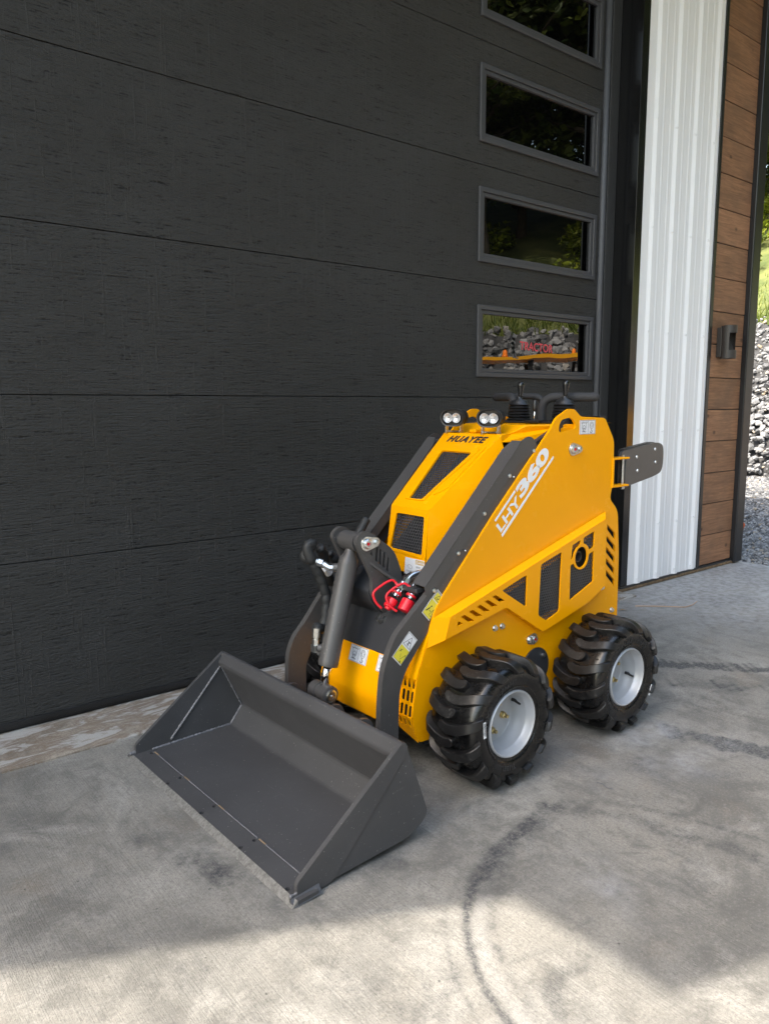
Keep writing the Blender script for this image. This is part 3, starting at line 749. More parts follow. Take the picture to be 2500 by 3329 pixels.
# wall lamp
Lm = empty("wall_lamp", "dark bronze half-cylinder wall lamp on the brown boards", "wall lamp", Matrix.Translation((5.312, -0.247, 1.526)))
g = G(); nseg = 28; z0, z1, R0 = 0, .228, .053
wa0, wa1, wz0, wz1 = math.radians(-146), math.radians(-34), .058, .176         # light opening seen at the right front
def cyl_shell(g, R, flip=False):
    zz = [z0, wz0, wz1, z1]; angs = [math.radians(-180 + 360 * i / 36) for i in range(37)]
    for i in range(36):
        a0, a1 = angs[i], angs[i + 1]; am = (a0 + a1) / 2
        for k in range(3):
            if k == 1 and wa0 < am < wa1: continue
            v = [(R * math.cos(a), R * math.sin(a), z) for a, z in ((a0, zz[k]), (a1, zz[k]), (a1, zz[k + 1]), (a0, zz[k + 1]))]
            g.add(v, [(0, 1, 2, 3) if not flip else (3, 2, 1, 0)])
cyl_shell(g, R0); cyl_shell(g, R0 - .006, True)
def ring(z, up):
    V = [(R0 * math.cos(2 * PI * k / 36), R0 * math.sin(2 * PI * k / 36), z) for k in range(36)]; g.add(V, [tuple(range(36)) if up else tuple(reversed(range(36)))])
ring(z0, False); ring(z1, True)
g.obj("housing", 'lamp_body', Lm, recalc=False)
G().add([(-.042, -.022, wz0 - .005), (.042, -.022, wz0 - .005), (.035, .025, wz1), (-.035, .025, wz1)], [(0, 1, 2, 3)]).obj("reflector", 'lamp_body', Lm)
G().box((-.045, .03, .012), (.045, .066, .216)).obj("back_plate", 'lamp_body', Lm, bevel=.003)

# ------------------------------------------------------------------ GARAGE DOOR
D = empty("garage_door", "large charcoal sectional garage door with wood grain and a column of small windows", "garage door")
WX0, WX1 = 3.037, 4.062
def door_section(k):
    za = Z0 + k * SEC + .0014; zb = Z0 + (k + 1) * SEC - .0014
    loops = [[(-6.0, za), (4.100, za), (4.100, zb), (-6.0, zb)]]
    if 2 <= k <= 6:
        zc = (za + zb) / 2; loops.append([(WX0 + .012, zc - .182), (WX1 - .012, zc - .182), (WX1 - .012, zc + .182), (WX0 + .012, zc + .182)])
    g = G().prism(loops, XZ, 0.0, 0.046)
    return g.obj("door_panel", 'door', D, bevel=.0022, seg=2)
for k in range(7): door_section(k)
# dark backing in the joints
G().box((-6, .02, 0), (4.1, .03, Z0 + 2 * SEC)).obj("joint_backing", 'dark', D)
for k in range(2, 7):
    zc = Z0 + (k + .5) * SEC
    def ringp(ix0, iz, t, y0, y1): return None
    def rect(e): return [(WX0 + e, zc - .193 + e), (WX1 - e, zc - .193 + e), (WX1 - e, zc + .193 - e), (WX0 + e, zc + .193 - e)]
    g = G().prism([rect(0), rect(.026)], XZ, -.013, .001)
    f = g.obj("window", 'door_frame', D, bevel=.004, seg=2)
    G().prism([rect(.0262), rect(.047)], XZ, -.004, .016).obj("frame", 'door_frame', f, bevel=.003, seg=2)
    G().box((WX0 + .03, .010, zc - .165), (WX1 - .03, .0145, zc + .165)).obj("pane", 'glass', f)
    if k == 2:
        fm = lambda u, v, w: (u, w, v)
        me = text_mesh("TRACTOR", .066, lambda x, y, w: (3.405 + x * .94, w, 1.524 + y + x * -.028), .0085, .0095, bold=.0012, spacing=1.03)
        link("lettering", me, 'letter_red', f)
        g = G(); cxx, czz = 3.352, 1.535
        ribbon(g, [(cxx + .006, czz + .065), (cxx - .004, czz + .045), (cxx - .012, czz + .02), (cxx - .006, czz - .005), (cxx - .002, czz - .03), (cxx + .008, czz - .052)], .026, XZ, .0085, .0095)
        ribbon(g, [(cxx + .03 + .034 * math.cos(a), czz - .012 + .05 * math.sin(a)) for a in np.linspace(2.2, 5.0, 9)], .007, XZ, .0085, .0095)
        g.obj("emblem", 'letter_grey', f)
g = G().lathe([(0, .017), (10.1, .017)], (-6, .018, .020), (1, 0, 0), 10)
g.box((-6, -.006, .022), (4.1, .040, Z0 + .004)); g.obj("bottom_seal", 'plastic', D)
G().box((-6, -.010, Z0 - .002), (4.1, -.001, Z0 + .018)).obj("bottom_rail", 'plastic', D, bevel=.003)
g = G().tube([(4.121, -.006, .01), (4.121, -.006, 4.3)], .019, 12); g.obj("side_seal", 'seal', D, smooth=True)
G().box((4.144, -.024, .005), (4.2315, .05, 4.32)).obj("stop_moulding", 'stop', D, bevel=.004)

# ------------------------------------------------------------------ LOADER
O = Vector((0.87723, -0.98282, 0)); ANG = math.radians(0.97)
LD = empty("compact_loader", "small yellow stand-on wheel loader with dark grey front bucket parked on the concrete", "loader", Matrix.Translation(O) @ Matrix.Rotation(ANG, 4, 'Z'))
YP = -.245
plate_pts = [(.668, .124), (.636, .216), (.657, .336), (.697, .434), (.721, .514), (.735, .552), (.763, .586), (1.002, .833), (1.297, 1.115), (1.333, 1.16), (1.403, 1.192), (1.440, 1.191), (1.480, 1.163), (1.624, 1.157), (1.640, 1.152),
             (1.703, 1.068), (1.708, .90), (1.688, .837), (1.748, .787), (1.768, .60), (1.773, .356), (1.76, .19), (1.70, .13), (1.45, .124), (1.33, .118), (.90, .112)]
plate_out = rnd(plate_pts, [.012, .03, .02, .02,   .02, .03, .05, .01, .012, .012, .010, .012, .012, .01, .01, .02, .04, .02, .03, .03, .02, .03, .03, .01, .01, .01], 3)
eye = rnd([(1.350, 1.112), (1.352, 1.135), (1.366, 1.153), (1.413, 1.161), (1.436, 1.151), (1.450, 1.132), (1.446, 1.120), (1.361, 1.107)], .008, 3)
rslots = [[(1.678, .737), (1.737, .693), (1.738, .663), (1.679, .715)], [(1.677, .690), (1.739, .641), (1.740, .614), (1.677, .668)], [(1.676, .646), (1.741, .592), (1.741, .568), (1.676, .623)], [(1.676, .601), (1.742, .545), (1.742, .520), (1.676, .578)], [(1.676, .555), (1.744, .499), (1.744, .473), (1.676, .532)]]
inner_open = [(1.0, .525), (1.58, .70), (1.60, .49), (1.50, .46), (1.26, .43), (1.07, .53)]
small = [[(.811, .508), (.832, .498), (.806, .492)]]
for i in range(5):
    x = .823 + i * .0378; z = .521 + i * .0105
    small.append([(x, z), (x + .017, z + .004), (x + .017 + .047, z + .004 - .024 - .004), (x + .047 - .009, z - .024)])
near_plate = G().prism([plate_out, eye, inner_open] + [rnd(s, .006, 2) for s in rslots], XZ, YP, YP + .008)
far_plate = G().prism([plate_out, eye], XZ, -YP - .008, -YP)
near_plate.obj("side_plate", 'yellow', LD, bevel=.0015)
far_plate.obj("side_plate", 'yellow', LD, bevel=.0015)
# lining so that the holes look into a dark engine bay with some machinery
g = G().prism([[(.66, .17), (.66, .36), (.80, .56), (1.02, .76), (1.20, .93), (1.34, 1.06), (1.66, 1.06), (1.74, .78), (1.755, .2), (1.6, .15)]], XZ, -.19, .19)
g.obj("engine_bay", 'dark', LD)
g = G().prism([[(1.0, .5), (1.58, .72), (1.58, .44), (1.0, .44)]], XZ, -.206, -.192)
g.box((1.07, -.222, .45), (1.16, -.20, .62)); g.box((1.22, -.225, .44), (1.30, -.205, .66)); g.tube([(1.33, -.222, .70), (1.33, -.222, .47), (1.36, -.222, .44), (1.55, -.222, .46)], .018, 10)
g.tube([(1.40, -.225, .68), (1.56, -.225, .66)], .014, 8); g.obj("engine_block", 'mud_grey', LD)
G().prism([[(1.47 + .022 * math.cos(a), .635 + .022 * math.sin(a)) for a in np.linspace(0, 2 * PI, 20, endpoint=False)], [(1.47 + .017 * math.cos(a), .635 + .017 * math.sin(a)) for a in np.linspace(0, 2 * PI, 20, endpoint=False)]], XZ, -.262, -.20).obj("exhaust_pipe", 'mud_grey', LD)

# fender box with vents
fo = [(.774, .529), (1.623, .767), (1.640, .501), (1.525, .448), (1.268, .389), (1.247, .389), (1.052, .511), (1.036, .5115), (.751, .457)]
tri = rnd([(1.022, .577), (1.154, .614), (1.154, .496)], .012, 3)
rec = rnd([(1.231, .640), (1.351, .671), (1.345, .447), (1.270, .424), (1.222, .453)], .010, 3)
cl = [(1.413, .687), (1.463, .702), (1.464, .684), (1.440, .674), (1.425, .656), (1.419, .636), (1.407, .632)]
ct = [(1.482, .708), (1.551, .727), (1.550, .664), (1.520, .656), (1.513, .668), (1.500, .680), (1.482, .686)]
cb = [(1.405, .612), (1.424, .617), (1.436, .600), (1.455, .589), (1.475, .587), (1.495, .592), (1.508, .604), (1.516, .622), (1.519, .641), (1.551, .649), (1.553, .529), (1.405, .476)]
circ = [(1.470 + .040 * math.cos(a) * .95, .635 + .040 * math.sin(a)) for a in np.linspace(0, 2 * PI, 24, endpoint=False)]
grilles = [tri, rec, rnd(cl, .004, 2), rnd(ct, .005, 2), rnd(cb, .005, 2)]
g = G().prism([rnd(fo, .004, 2), circ] + grilles + [s for s in small], XZ, -.275, -.270)
A, Bq, C_, D_, E1, E2, F1, F2, Gq = [(p[0], -.2745, p[1]) for p in fo]
Ab, Bb, Cb, Gb = (.722, YP - .001, .528), (1.661, YP - .001, .789), (1.677, YP - .001, .493), (.698, YP - .001, .434)
quad = lambda *p: g.add(p, [(0, 1, 2, 3)])
quad(A, Bq, Bb, Ab); quad(Gq, A, Ab, Gb); quad(Bq, C_, Cb, Bb)
inn = lambda p: (p[0], YP - .001, p[2])
for a, b in ((C_, D_), (D_, E1), (E1, E2), (E2, F1), (F1, F2)): quad(a, b, inn(b), inn(a))
quad(F2, Gq, Gb, inn(F2))
fen = g.obj("fender_panel", 'yellow', LD, bevel=.003, seg=2)
for pl in grilles:
    big = [(p[0], p[1]) for p in pl]; cx = sum(p[0] for p in big) / len(big); cz = sum(p[1] for p in big) / len(big)
    big = [(cx + (p[0] - cx) * 1.05, cz + (p[1] - cz) * 1.05) for p in big]
    hexgrid(big, lambda u, v, w: (u, -.267 - w, v), .0115, .0046, .0015).obj("grille", 'steel_mesh', LD, recalc=False)

# nose panels
def loft_y(prof, y0, y1, th=.006):
    V = []; F = []
    for x, z in prof: V += [(x, y0, z), (x, y1, z)]
    for i in range(len(prof) - 1): F.append((2 * i, 2 * i + 1, 2 * i + 3, 2 * i + 2))
    return G().add(V, F)
g = G().prism([rnd([(.655, .40), (.622, .40), (.578, .258), (.587, .182), (.68, .172), (.70, .40)], [0, .004, .02, .01, 0, 0], 4)], XZ, -.168, .178)
g.obj("nose_panel", 'yellow', LD, bevel=.008, seg=3)
g = G().prism([rnd([(.70, .40), (.620, .398), (.648, .462), (.676, .525), (.80, .60), (.80, .40)], [0, .004, .012, .01, 0, 0], 4)], XZ, -.172, .185)
g.obj("nose_cover", 'panel_black', LD, bevel=.006, seg=3)
# slotted panel beside the arm
def slotf(y, z):  # the plane that follows the plate's front edge
    zz = [.124, .216, .336, .434, .514, .56]; xx = [.668, .636, .657, .697, .721, .74]
    return float(np.interp(z, zz, xx))
fmS = frame((.636 + .0008, -.2444, .216), (0, 1, 0), (.0213, 0, .12))
slots = []
for r, zc in enumerate((.110, .064, .018)):
    for k in range(3):
        y = .0095 + k * .0205 + r * .0005
        slots.append([(y + .0066 * math.cos(a), zc + (.0120 if math.sin(a) >= 0 else -.0120) + .0066 * math.sin(a)) for a in np.linspace(.01, 2 * PI + .01, 12, endpoint=False)])
g = G().prism([[(0, .0), (.10, .0), (.10, .1225), (.0, .1225)]] + slots, fmS, -.002, 0)
up1 = frame((.657, -.2444, .3365), (0, 1, 0), (.040, 0, .098)); g.prism([[(0, 0), (.10, 0), (.06, .1), (0, .185)]], up1, -.004, 0)
lo1 = frame((.636, -.2444, .2155), (0, 1, 0), (.030, 0, -.088))
ls = [[(.016 + k * .0215 + .0052 * math.cos(a), .024 + (.009 if math.sin(a) >= 0 else -.009) + .0052 * math.sin(a)) for a in np.linspace(.01, 2 * PI + .01, 12, endpoint=False)] for k in range(3)]
g.prism([[(0, 0), (.10, 0), (.10, .052), (0, .095)]] + ls, lo1, 0, .004)
g.obj("vent_panel", 'yellow', LD, bevel=.0012)
G().prism([[(.645, .216), (.666, .336), (.70, .42), (.72, .40), (.72, .14), (.678, .14)]], XZ, -.2365, -.14).obj("vent_lining", 'dark', LD)

# hood
def hp(x): return .849 + .804 * (x - .839)
fmH = frame((.839, 0, .849), (0, -1, 0), (1, 0, .804))       # u to the camera side, v up the slope, w outwards
HL = lambda x: (x - .839) * math.hypot(1, .804)
m1 = rnd([(-.074, HL(1.074)), (.081, HL(1.072)), (.030, HL(.876)), (-.036, HL(.875))], .010, 3)
top_o = [(-.097, HL(.844)), (.099, HL(.844)), (.113, HL(.925)), (.131, HL(1.05)), (.145, HL(1.146)), (-.145, HL(1.146)), (-.131, HL(1.05)), (-.111, HL(.925))]
g = G().prism([top_o, m1], fmH, -.004, 0)
m2 = rnd([(-.064, .828), (.080, .828), (.079, .695), (-.088, .700)], .009, 3)
def ff(u, v, w): return (.844 - (.852 - v) * .085 - w, -u, v)
front_o = [(-.097, .851), (.099, .851), (.094, .625), (-.112, .625)]
g.prism([front_o, m2], ff, -.004, 0)
for s in (-1, 1):
    k = 1 if s < 0 else -1
    p = [(.8435, s * .098, .852), (.925, s * .112, hp(.925)), (1.05, s * .131, hp(1.05)), (1.147, s * .145, hp(1.147))]
    q = [(.826, s * .100, .635), (.93, s * .150, .76), (1.06, s * .168, .92), (1.16, s * .172, 1.01)]
    for i in range(3): g.add([p[i], p[i + 1], q[i + 1], q[i]], [(0, 1, 2, 3)])
bmh = g.mesh(); bb = bmesh.new(); bb.from_mesh(bmh); bmesh.ops.remove_doubles(bb, verts=bb.verts, dist=.0025); bmesh.ops.recalc_face_normals(bb, faces=bb.faces); bb.to_mesh(bmh); bb.free()
hood = link("hood", bmh, 'yellow', LD, bevel=.009, seg=3)
# raised surround of the upper grille and the pressed channel beside it
fr = rnd([(-.108, HL(1.092)), (.100, HL(1.090)), (.104, HL(1.075)), (.052, HL(.930)), (.042, HL(.872)), (-.058, HL(.872)), (-.070, HL(.89))], .012, 3)
g = G().prism([fr, m1], fmH, .0, .0045); g.obj("hood_surround", 'yellow', hood, bevel=.004, seg=2)
g = G().prism([rnd([(.062, HL(.895)), (.102, HL(.925)), (.117, HL(1.03)), (.125, HL(1.10)), (.112, HL(1.10))], .008, 3)], fmH, .0, .0040); g.obj("hood_rib", 'yellow', hood, bevel=.0035, seg=2)
g = G().prism([rnd([(-.086, .842), (.090, .842), (.086, .685), (-.103, .690)], .010, 3), m2], ff, 0, .003); g.obj("hood_surround", 'yellow', hood, bevel=.0025)
def grow(pl, k):
    cx = sum(p[0] for p in pl) / len(pl); cz = sum(p[1] for p in pl) / len(pl); return [(cx + (p[0] - cx) * k, cz + (p[1] - cz) * k) for p in pl]
hexgrid(grow(m1, 1.10), lambda u, v, w: fmH(u, v, -.006 + w), .0112, .0046, .0015).obj("grille", 'steel_mesh', hood, recalc=False)
hexgrid(grow(m2, 1.10), lambda u, v, w: ff(u, v, -.006 + w), .0118, .0048, .0015).obj("grille", 'steel_mesh', hood, recalc=False)
# maker's name on the hood
def fit_any(st, fmx, d0, d1, n0, n1, h0, h1, bold, shear, spacing=1.0):
    tmp = text_mesh(st, 1.0, lambda x, y, w: (x, y, w), 0, 1, bold, shear, spacing)
    xs = [v.co.x for v in tmp.vertices]; ys = [v.co.y for v in tmp.vertices]; x0, x1, y0, y1 = min(xs), max(xs), min(ys), max(ys)
    for v in tmp.vertices:
        x, y, w = v.co; v.co = fmx(d0 + (x - x0) / (x1 - x0) * (d1 - d0), n0 + (y - y0) / (y1 - y0) * (n1 - n0), h0 if w < .5 else h1)
    tmp.update(); return tmp
link("lettering", fit_any("HUAYEE", fmH, -.092, .098, HL(1.1130), HL(1.1395), .0012, .0032, .032, .22, 1.14), 'ink', hood)
g = G().prism([rnd([(-.097, HL(1.1085)), (.112, HL(1.1085)), (.103, HL(1.1435)), (-.105, HL(1.1435))], .003, 2)], fmH, 0, .0012); g.obj("name_plate", 'yellow', hood)

# upper deck
g = G()
P = lambda s: [(1.143, s * .148, 1.094), (1.150, s * .146, 1.103), (1.212, s * .142, 1.106), (1.262, s * .168, 1.134), (1.45, s * .236, 1.136), (1.70, s * .236, 1.136)]
a, b = P(-1), P(1)
for i in range(5): g.add([a[i], a[i + 1], b[i + 1], b[i]], [(0, 1, 2, 3)])
for s in (-1, 1):
    p = P(s)
    g.add([p[0], p[1], p[2], p[3], p[4], (1.45, s * .236, 1.07), (1.15, s * .150, 1.075)], [tuple(range(7))])
bmh = g.mesh(); bb = bmesh.new(); bb.from_mesh(bmh); bmesh.ops.remove_doubles(bb, verts=bb.verts, dist=.001); bmesh.ops.recalc_face_normals(bb, faces=bb.faces); bb.to_mesh(bmh); bb.free()
deck = link("control_deck", bmh, 'yellow', LD, bevel=.006, seg=3)
G().box((1.40, -.20, 1.137), (1.62, .20, 1.145)).obj("deck_plate", 'plastic', LD, bevel=.003)
G().box((1.16, -.012, 1.104), (1.215, .022, 1.118)).obj("deck_boss", 'yellow', LD, bevel=.005)

# lamps
for s, yy in ((1, .093), (-1, -.093)):
    c = Vector((1.150, yy, 1.160)); ax = Vector((-1, -.42, -.05)).normalized()
    side = ax.cross(Vector((0, 0, 1))).normalized(); upv = side.cross(ax).normalized()
    def sec(t, k, n=28, inset=0):
        out = []
        for i in range(n):
            a = 2 * PI * i / n; e = 0.72
            x = (.0150 * max(-1, min(1, 2.5 * math.cos(a))) + .0330 * math.cos(a)) * k; z = .0335 * math.sin(a) * k
            out.append(c + ax * t + side * x + upv * z)
        return out
    secs = [(-.052, .45), (-.050, .70), (-.038, .84), (-.012, .88), (.002, .92), (.006, 1.0), (.016, 1.0), (.018, .97), (.017, .86), (.004, .80)]
    V = []; F = []; n = 28
    for t, k in secs: V += sec(t, k)
    for i in range(len(secs) - 1):
        for k in range(n): F.append((i * n + k, i * n + (k + 1) % n, (i + 1) * n + (k + 1) % n, (i + 1) * n + k))
    F.append(tuple(range(n))); F.append(tuple((len(secs) - 1) * n + k for k in reversed(range(n))))
    lamp = auto_smooth(G().add(V, F).obj("work_light", 'plastic', LD), 50)
    for e in (-1, 1):
        lc = c + side * (.0168 * e) + ax * .0125
        l = G().lathe([(-.006, .003), (-.006, 0), (-.0055, .006), (-.003, .0130), (.001, .0175), (.0045, .0186)], lc, ax, 20, cap=False).obj("reflector", 'lens', lamp, smooth=True)
        G().box(tuple(c + side * .03 * e - ax * .0 + Vector((-.0, 0, 0)) - Vector((.003, .001, .06))), tuple(c + side * .03 * e + Vector((.013, .0025, -.014)))).obj("bracket", 'zinc', lamp, bevel=.001)
    for q in range(5):
        t = -.046 + q * .008
        V = sec(t, .90) + sec(t + .003, .90); F = [tuple(range(n)), tuple(n + k for k in reversed(range(n)))] + [(k, (k + 1) % n, n + (k + 1) % n, n + k) for k in range(n)]
        G().add(V, F).obj("cooling_fin", 'plastic', lamp)
    G().box((1.147, yy - .034, 1.1065), (1.172, yy + .034, 1.1105)).obj("bracket", 'zinc', lamp, bevel=.001)

# handlebars, joysticks
def bend(pts, r, n=6):
    out = [Vector(pts[0])]
    for i in range(1, len(pts) - 1):
        p = Vector(pts[i]); a = (Vector(pts[i - 1]) - p).normalized(); b = (Vector(pts[i + 1]) - p).normalized()
        s = p + a * r; e = p + b * r
        for k in range(n + 1):
            t = k / n; out.append(s * (1 - t) ** 2 + p * 2 * t * (1 - t) + e * t * t)
    out.append(Vector(pts[-1])); return out
def grip(pts, r=.0175):
    b = bend(pts, .055, 8); d0 = (b[-1] - b[-2]).normalized()
    rr = [r] * len(b); b += [b[-1] + d0 * r * .6, b[-1] + d0 * r * .95]; rr += [r * .8, r * .3]
    return auto_smooth(G().tube(b, rr, 14).obj("grab_bar", 'foam', LD), 60)
HB = 1.139
grip([(1.475, .070, HB), (1.475, .070, 1.240), (1.560, .245, 1.240)])
grip([(1.475, -.066, HB), (1.475, -.066, 1.236), (1.575, -.240, 1.236)])
grip([(1.64, .052, HB), (1.64, .052, 1.243), (1.60, .20, 1.243)], .013)
for yy in (.043, -.176):
    g = G(); prof = [(0, .054)]
    for k in range(6):
        z = .006 + k * .0115; R1 = .051 - k * .0016; prof += [(z, R1 - .009), (z + .0055, R1)]
    prof += [(.078, .034), (.084, .032), (.092, .012), (.1, .010)]
    bx = 1.47
    boot = auto_smooth(g.lathe(prof, (bx, yy, HB), (0, 0, 1), 24).obj("lever_boot", 'plastic', LD), 60)
    G().lathe([(.095, .007), (.105, .0085), (.115, .0095), (.140, .0130), (.150, .0135), (.157, .010), (.160, .003)], (bx, yy, HB), (0.05, 0, 1), 16).obj("control_lever", 'gloss_black', LD, smooth=True)
lv = G().tube([(1.40, -.09, HB), (1.402, -.091, 1.192)], .0042, 10).obj("throttle_lever", 'chrome', LD, smooth=True)
G().lathe([(0, .008), (.004, .009), (.036, .008), (.040, .005)], (1.402, -.091, 1.186), (0, 0, 1), 14).obj("knob", 'plastic', lv, smooth=True)
G().box((1.38, -.125, HB), (1.44, -.055, HB + .010)).obj("lever_base", 'plastic', LD, bevel=.002)
g = G().box((1.63, -.23, 1.15), (1.665, -.02, 1.163)); g.obj("deck_rail", 'plastic', LD, bevel=.003)

# lift arms
arm_pts = [(.717, .612), (.576, .499), (.548, .448), (.525, .390), (.516, .317), (.512, .231), (.505, .130), (.545, .10), (.585, .13), (.588, .238), (.592, .318), (.618, .378), (.680, .449), (.760, .530), (1.21, .985), (1.239, 1.040), (1.215, 1.075), (1.18, 1.072)]
cov_side = rnd([(.697, .634), (.702, .604), (.730, .606), (1.015, .884), (1.138, 1.001), (1.226, 1.038), (1.239, 1.056), (1.230, 1.078), (1.207, 1.095), (1.187, 1.097), (1.153, 1.083)], [.004, .004, .004, 0, 0, .004, .01, .01, .01, .01, .006], 3)
for s in (-1, 1):
    ya, yb = (-.236, -.214) if s < 0 else (.214, .236)
    if s > 0:
        arm_pts = [(.671, .587), (.621, .546), (.539, .446), (.496, .406), (.470, .348), (.466, .251), (.462, .13), (.50, .10), (.54, .13), (.543, .203), (.542, .290), (.560, .327), (.610, .43), (.735, .53), (1.21, .985), (1.239, 1.040), (1.215, 1.075), (1.18, 1.072)]
    arm = G().prism([rnd(arm_pts, [.01, .05, .05, .05, .03, .02, .03, .03, .03, .03, .03, .05, .04, .01, .02, .02, .02, .02], 4)], XZ, ya, yb).obj("lift_arm", 'grey', LD, bevel=.003)
    y0 = s * .2385; y1 = s * .1765
    g = G().prism([cov_side], XZ, min(y0, y0 - s * .004), max(y0, y0 - s * .004))
    d = Vector((1.153 - .697, 0, 1.083 - .634)); 
    tp = [(.697, .634), (1.153, 1.083)]
    nrm = Vector((-d.z, 0, d.x)).normalized() * .0035
    V = []
    inner_top = (1.128, 1.059) if True else None
    a0 = Vector((.697, y0, .634)); b0 = Vector((1.153, y0, 1.083)); a1 = Vector((.700, y1, .637)); b1 = Vector((1.150, y1, 1.080)); b2 = Vector((1.122, y1, 1.053))
    topv = [a0, b0, Vector((1.153, y1 + s * .018, 1.083)), b2, a1]
    V = [tuple(v - nrm) for v in topv] + [tuple(v) for v in topv]
    F = [(0, 1, 2, 3, 4), (9, 8, 7, 6, 5)] + [(i, (i + 1) % 5, 5 + (i + 1) % 5, 5 + i) for i in range(5)]
    g.add(V, F)
    w0 = Vector((d.z, 0, -d.x)).normalized() * .036
    V = [tuple(a1), tuple(b2), tuple(b2 + w0), tuple(a1 + w0)]
    V2 = [(x, y + s * .003, z) for x, y, z in V]
    g.add(V + V2, [(0, 1, 2, 3), (7, 6, 5, 4), (0, 4, 5, 1), (1, 5, 6, 2), (2, 6, 7, 3), (3, 7, 4, 0)])
    cov = g.obj("arm_cover", 'grey', arm, bevel=.0025)
    for bx, bz, r in ((1.217, 1.046, .0075), (1.091, .965, .0075), (.966, .845, .0075), (.843, .725, .0075), (.734, .618, .0075), (1.110, .960, .0035), (.874, .730, .0035)):
        G().lathe([(0, r), (.004, r), (.006, r * .6), (.0065, 0)], (bx, s * .239, bz), (0, s, 0), 8).obj("bolt", 'zinc', arm)
    g = G().prism([[(1.24, 1.07), (1.45, 1.16), (1.46, 1.13), (1.25, 1.03)]], XZ, min(s * .2, s * .22), max(s * .2, s * .22)); g.obj("link_bar", 'panel_black', arm)

# cross member, bracket, cylinder
g = G().prism([rnd([(.612, .600), (.628, .556), (.665, .515), (.75, .480), (.80, .60), (.72, .66), (.66, .66)], [.01, .02, .02, .02, 0, 0, .01], 4)], XZ, -.054, .205)
g.prism([[(.735, .50), (.80, .50), (.80, .64), (.735, .62)]], XZ, -.205, -.054)
g.obj("cross_member", 'panel_black', LD, bevel=.005, seg=3)
bsl = [[(.634, .743), (.643, .748), (.641, .694), (.628, .704)], [(.649, .741), (.656, .736), (.657, .683), (.643, .692)], [(.667, .729), (.673, .725), (.671, .672), (.659, .680)], [(.683, .709), (.689, .702), (.686, .657), (.676, .664)], [(.608, .729), (.617, .738), (.617, .720)]]
bo = rnd([(.556, .790), (.580, .806), (.606, .802), (.640, .779), (.712, .727), (.744, .650), (.746, .54), (.735, .488), (.662, .523), (.615, .592), (.618, .640), (.550, .772)], [.012, .012, .012, .02, .03, .02, 0, .01, .02, .02, .02, .012], 4)
G().prism([bo] + bsl, XZ, -.072, -.056).obj("cylinder_bracket", 'grey', LD, bevel=.002)
G().prism([bo], XZ, .056, .072).obj("cylinder_bracket", 'grey', LD, bevel=.002)
gus = bend([(.598, -.068, .706), (.622, -.078, .687), (.652, -.086, .662), (.712, -.098, .622)], .02, 4)
g = G()
for a, b in zip(gus[:-1], gus[1:]):
    n = Vector((.62, 0, .78)) * .004
    g.add([a - n, b - n, b + n, a + n, a - n + Vector((.022, .012, -.018)), b - n + Vector((.022, .012, -.018)), b + n + Vector((.022, .012, -.018)), a + n + Vector((.022, .012, -.018))], [(0, 1, 2, 3), (7, 6, 5, 4), (0, 4, 5, 1), (3, 2, 6, 7), (0, 3, 7, 4), (1, 5, 6, 2)])
g.obj("gusset", 'grey', LD)
def teardrop(name, p0, r0, p1, r1, y0, y1, mat, par):
    a = Vector(p0); b = Vector(p1); d = (b - a); L_ = d.length; an = math.atan2(d.y, d.x); th = math.acos((r0 - r1) / L_)
    pts = [(a.x + r0 * math.cos(an + t), a.y + r0 * math.sin(an + t)) for t in np.linspace(th, 2 * PI - th, 14)] + [(b.x + r1 * math.cos(an + t), b.y + r1 * math.sin(an + t)) for t in np.linspace(-th, th, 10)]
    return G().prism([pts], XZ, y0, y1).obj(name, mat, par, bevel=.001)
def pin(p0, p1, y, r0=.024, r1=.015, tagc=True):
    t = teardrop("pin_plate", p0, r0, p1, r1, y - .005, y, 'zinc', LD)
    G().lathe([(0, r0 * .72), (.006, r0 * .70), (.009, r0 * .55), (.009, r0 * .38), (.005, r0 * .36), (.005, 0)], (p0[0], y - .005, p0[1]), (0, -1, 0), 20, cap=False).obj("pin", 'zinc', t, smooth=False)
    G().lathe([(0, r1 * .62), (.007, r1 * .62), (.0085, r1 * .4), (.0086, 0)], (p1[0], y - .005, p1[1]), (0, -1, 0), 6).obj("bolt", 'zinc', t)
    if tagc: G().lathe([(0, r0 * .22), (.003, r0 * .2), (.0035, 0)], (p0[0], y - .0105, p0[1]), (0, -1, 0), 10).obj("grease_cap", 'red', t)
pin((.592, .764), (.631, .765), -.072)
pin((1.436, 1.043), (1.474, 1.042), YP)
pin((1.232, .357), (1.211, .358), YP, .021, .017)
ax0 = Vector((.462, 0, .275)); ax1 = Vector((.591, 0, .764)); dv = (ax1 - ax0).normalized(); Lc = (ax1 - ax0).length
cyl = auto_smooth(G().lathe([(.088, .020), (.088, .0325), (.100, .034), (.102, .0335), (.43, .0335), (.446, .031), (.462, .020), (.478, .018)], ax0, dv, 28).obj("hydraulic_cylinder", 'grey', LD), 40)
G().tube([tuple(ax0 + dv * .02), tuple(ax0 + dv * .10)], .0155, 20).obj("piston_rod", 'chrome', cyl, smooth=True)
auto_smooth(G().lathe([(-.046, .024), (-.044, .030), (-.012, .030), (-.010, .026), (.008, .026), (.010, .031), (.044, .031), (.046, .026)], ax0, (0, -1, 0), 24).obj("rod_eye", 'grey', cyl), 40)
G().lathe([(.046, .021), (.050, .021), (.052, .016), (.052, .010), (.050, .009), (.050, 0)], ax0, (0, -1, 0), 20, cap=False).obj("pin", 'zinc', cyl)
G().lathe([(.050, .0), (.050, .006), (.056, .004), (.057, 0)], ax0, (0, -1, 0), 10, cap=False).obj("grease_nipple", 'chrome', cyl)
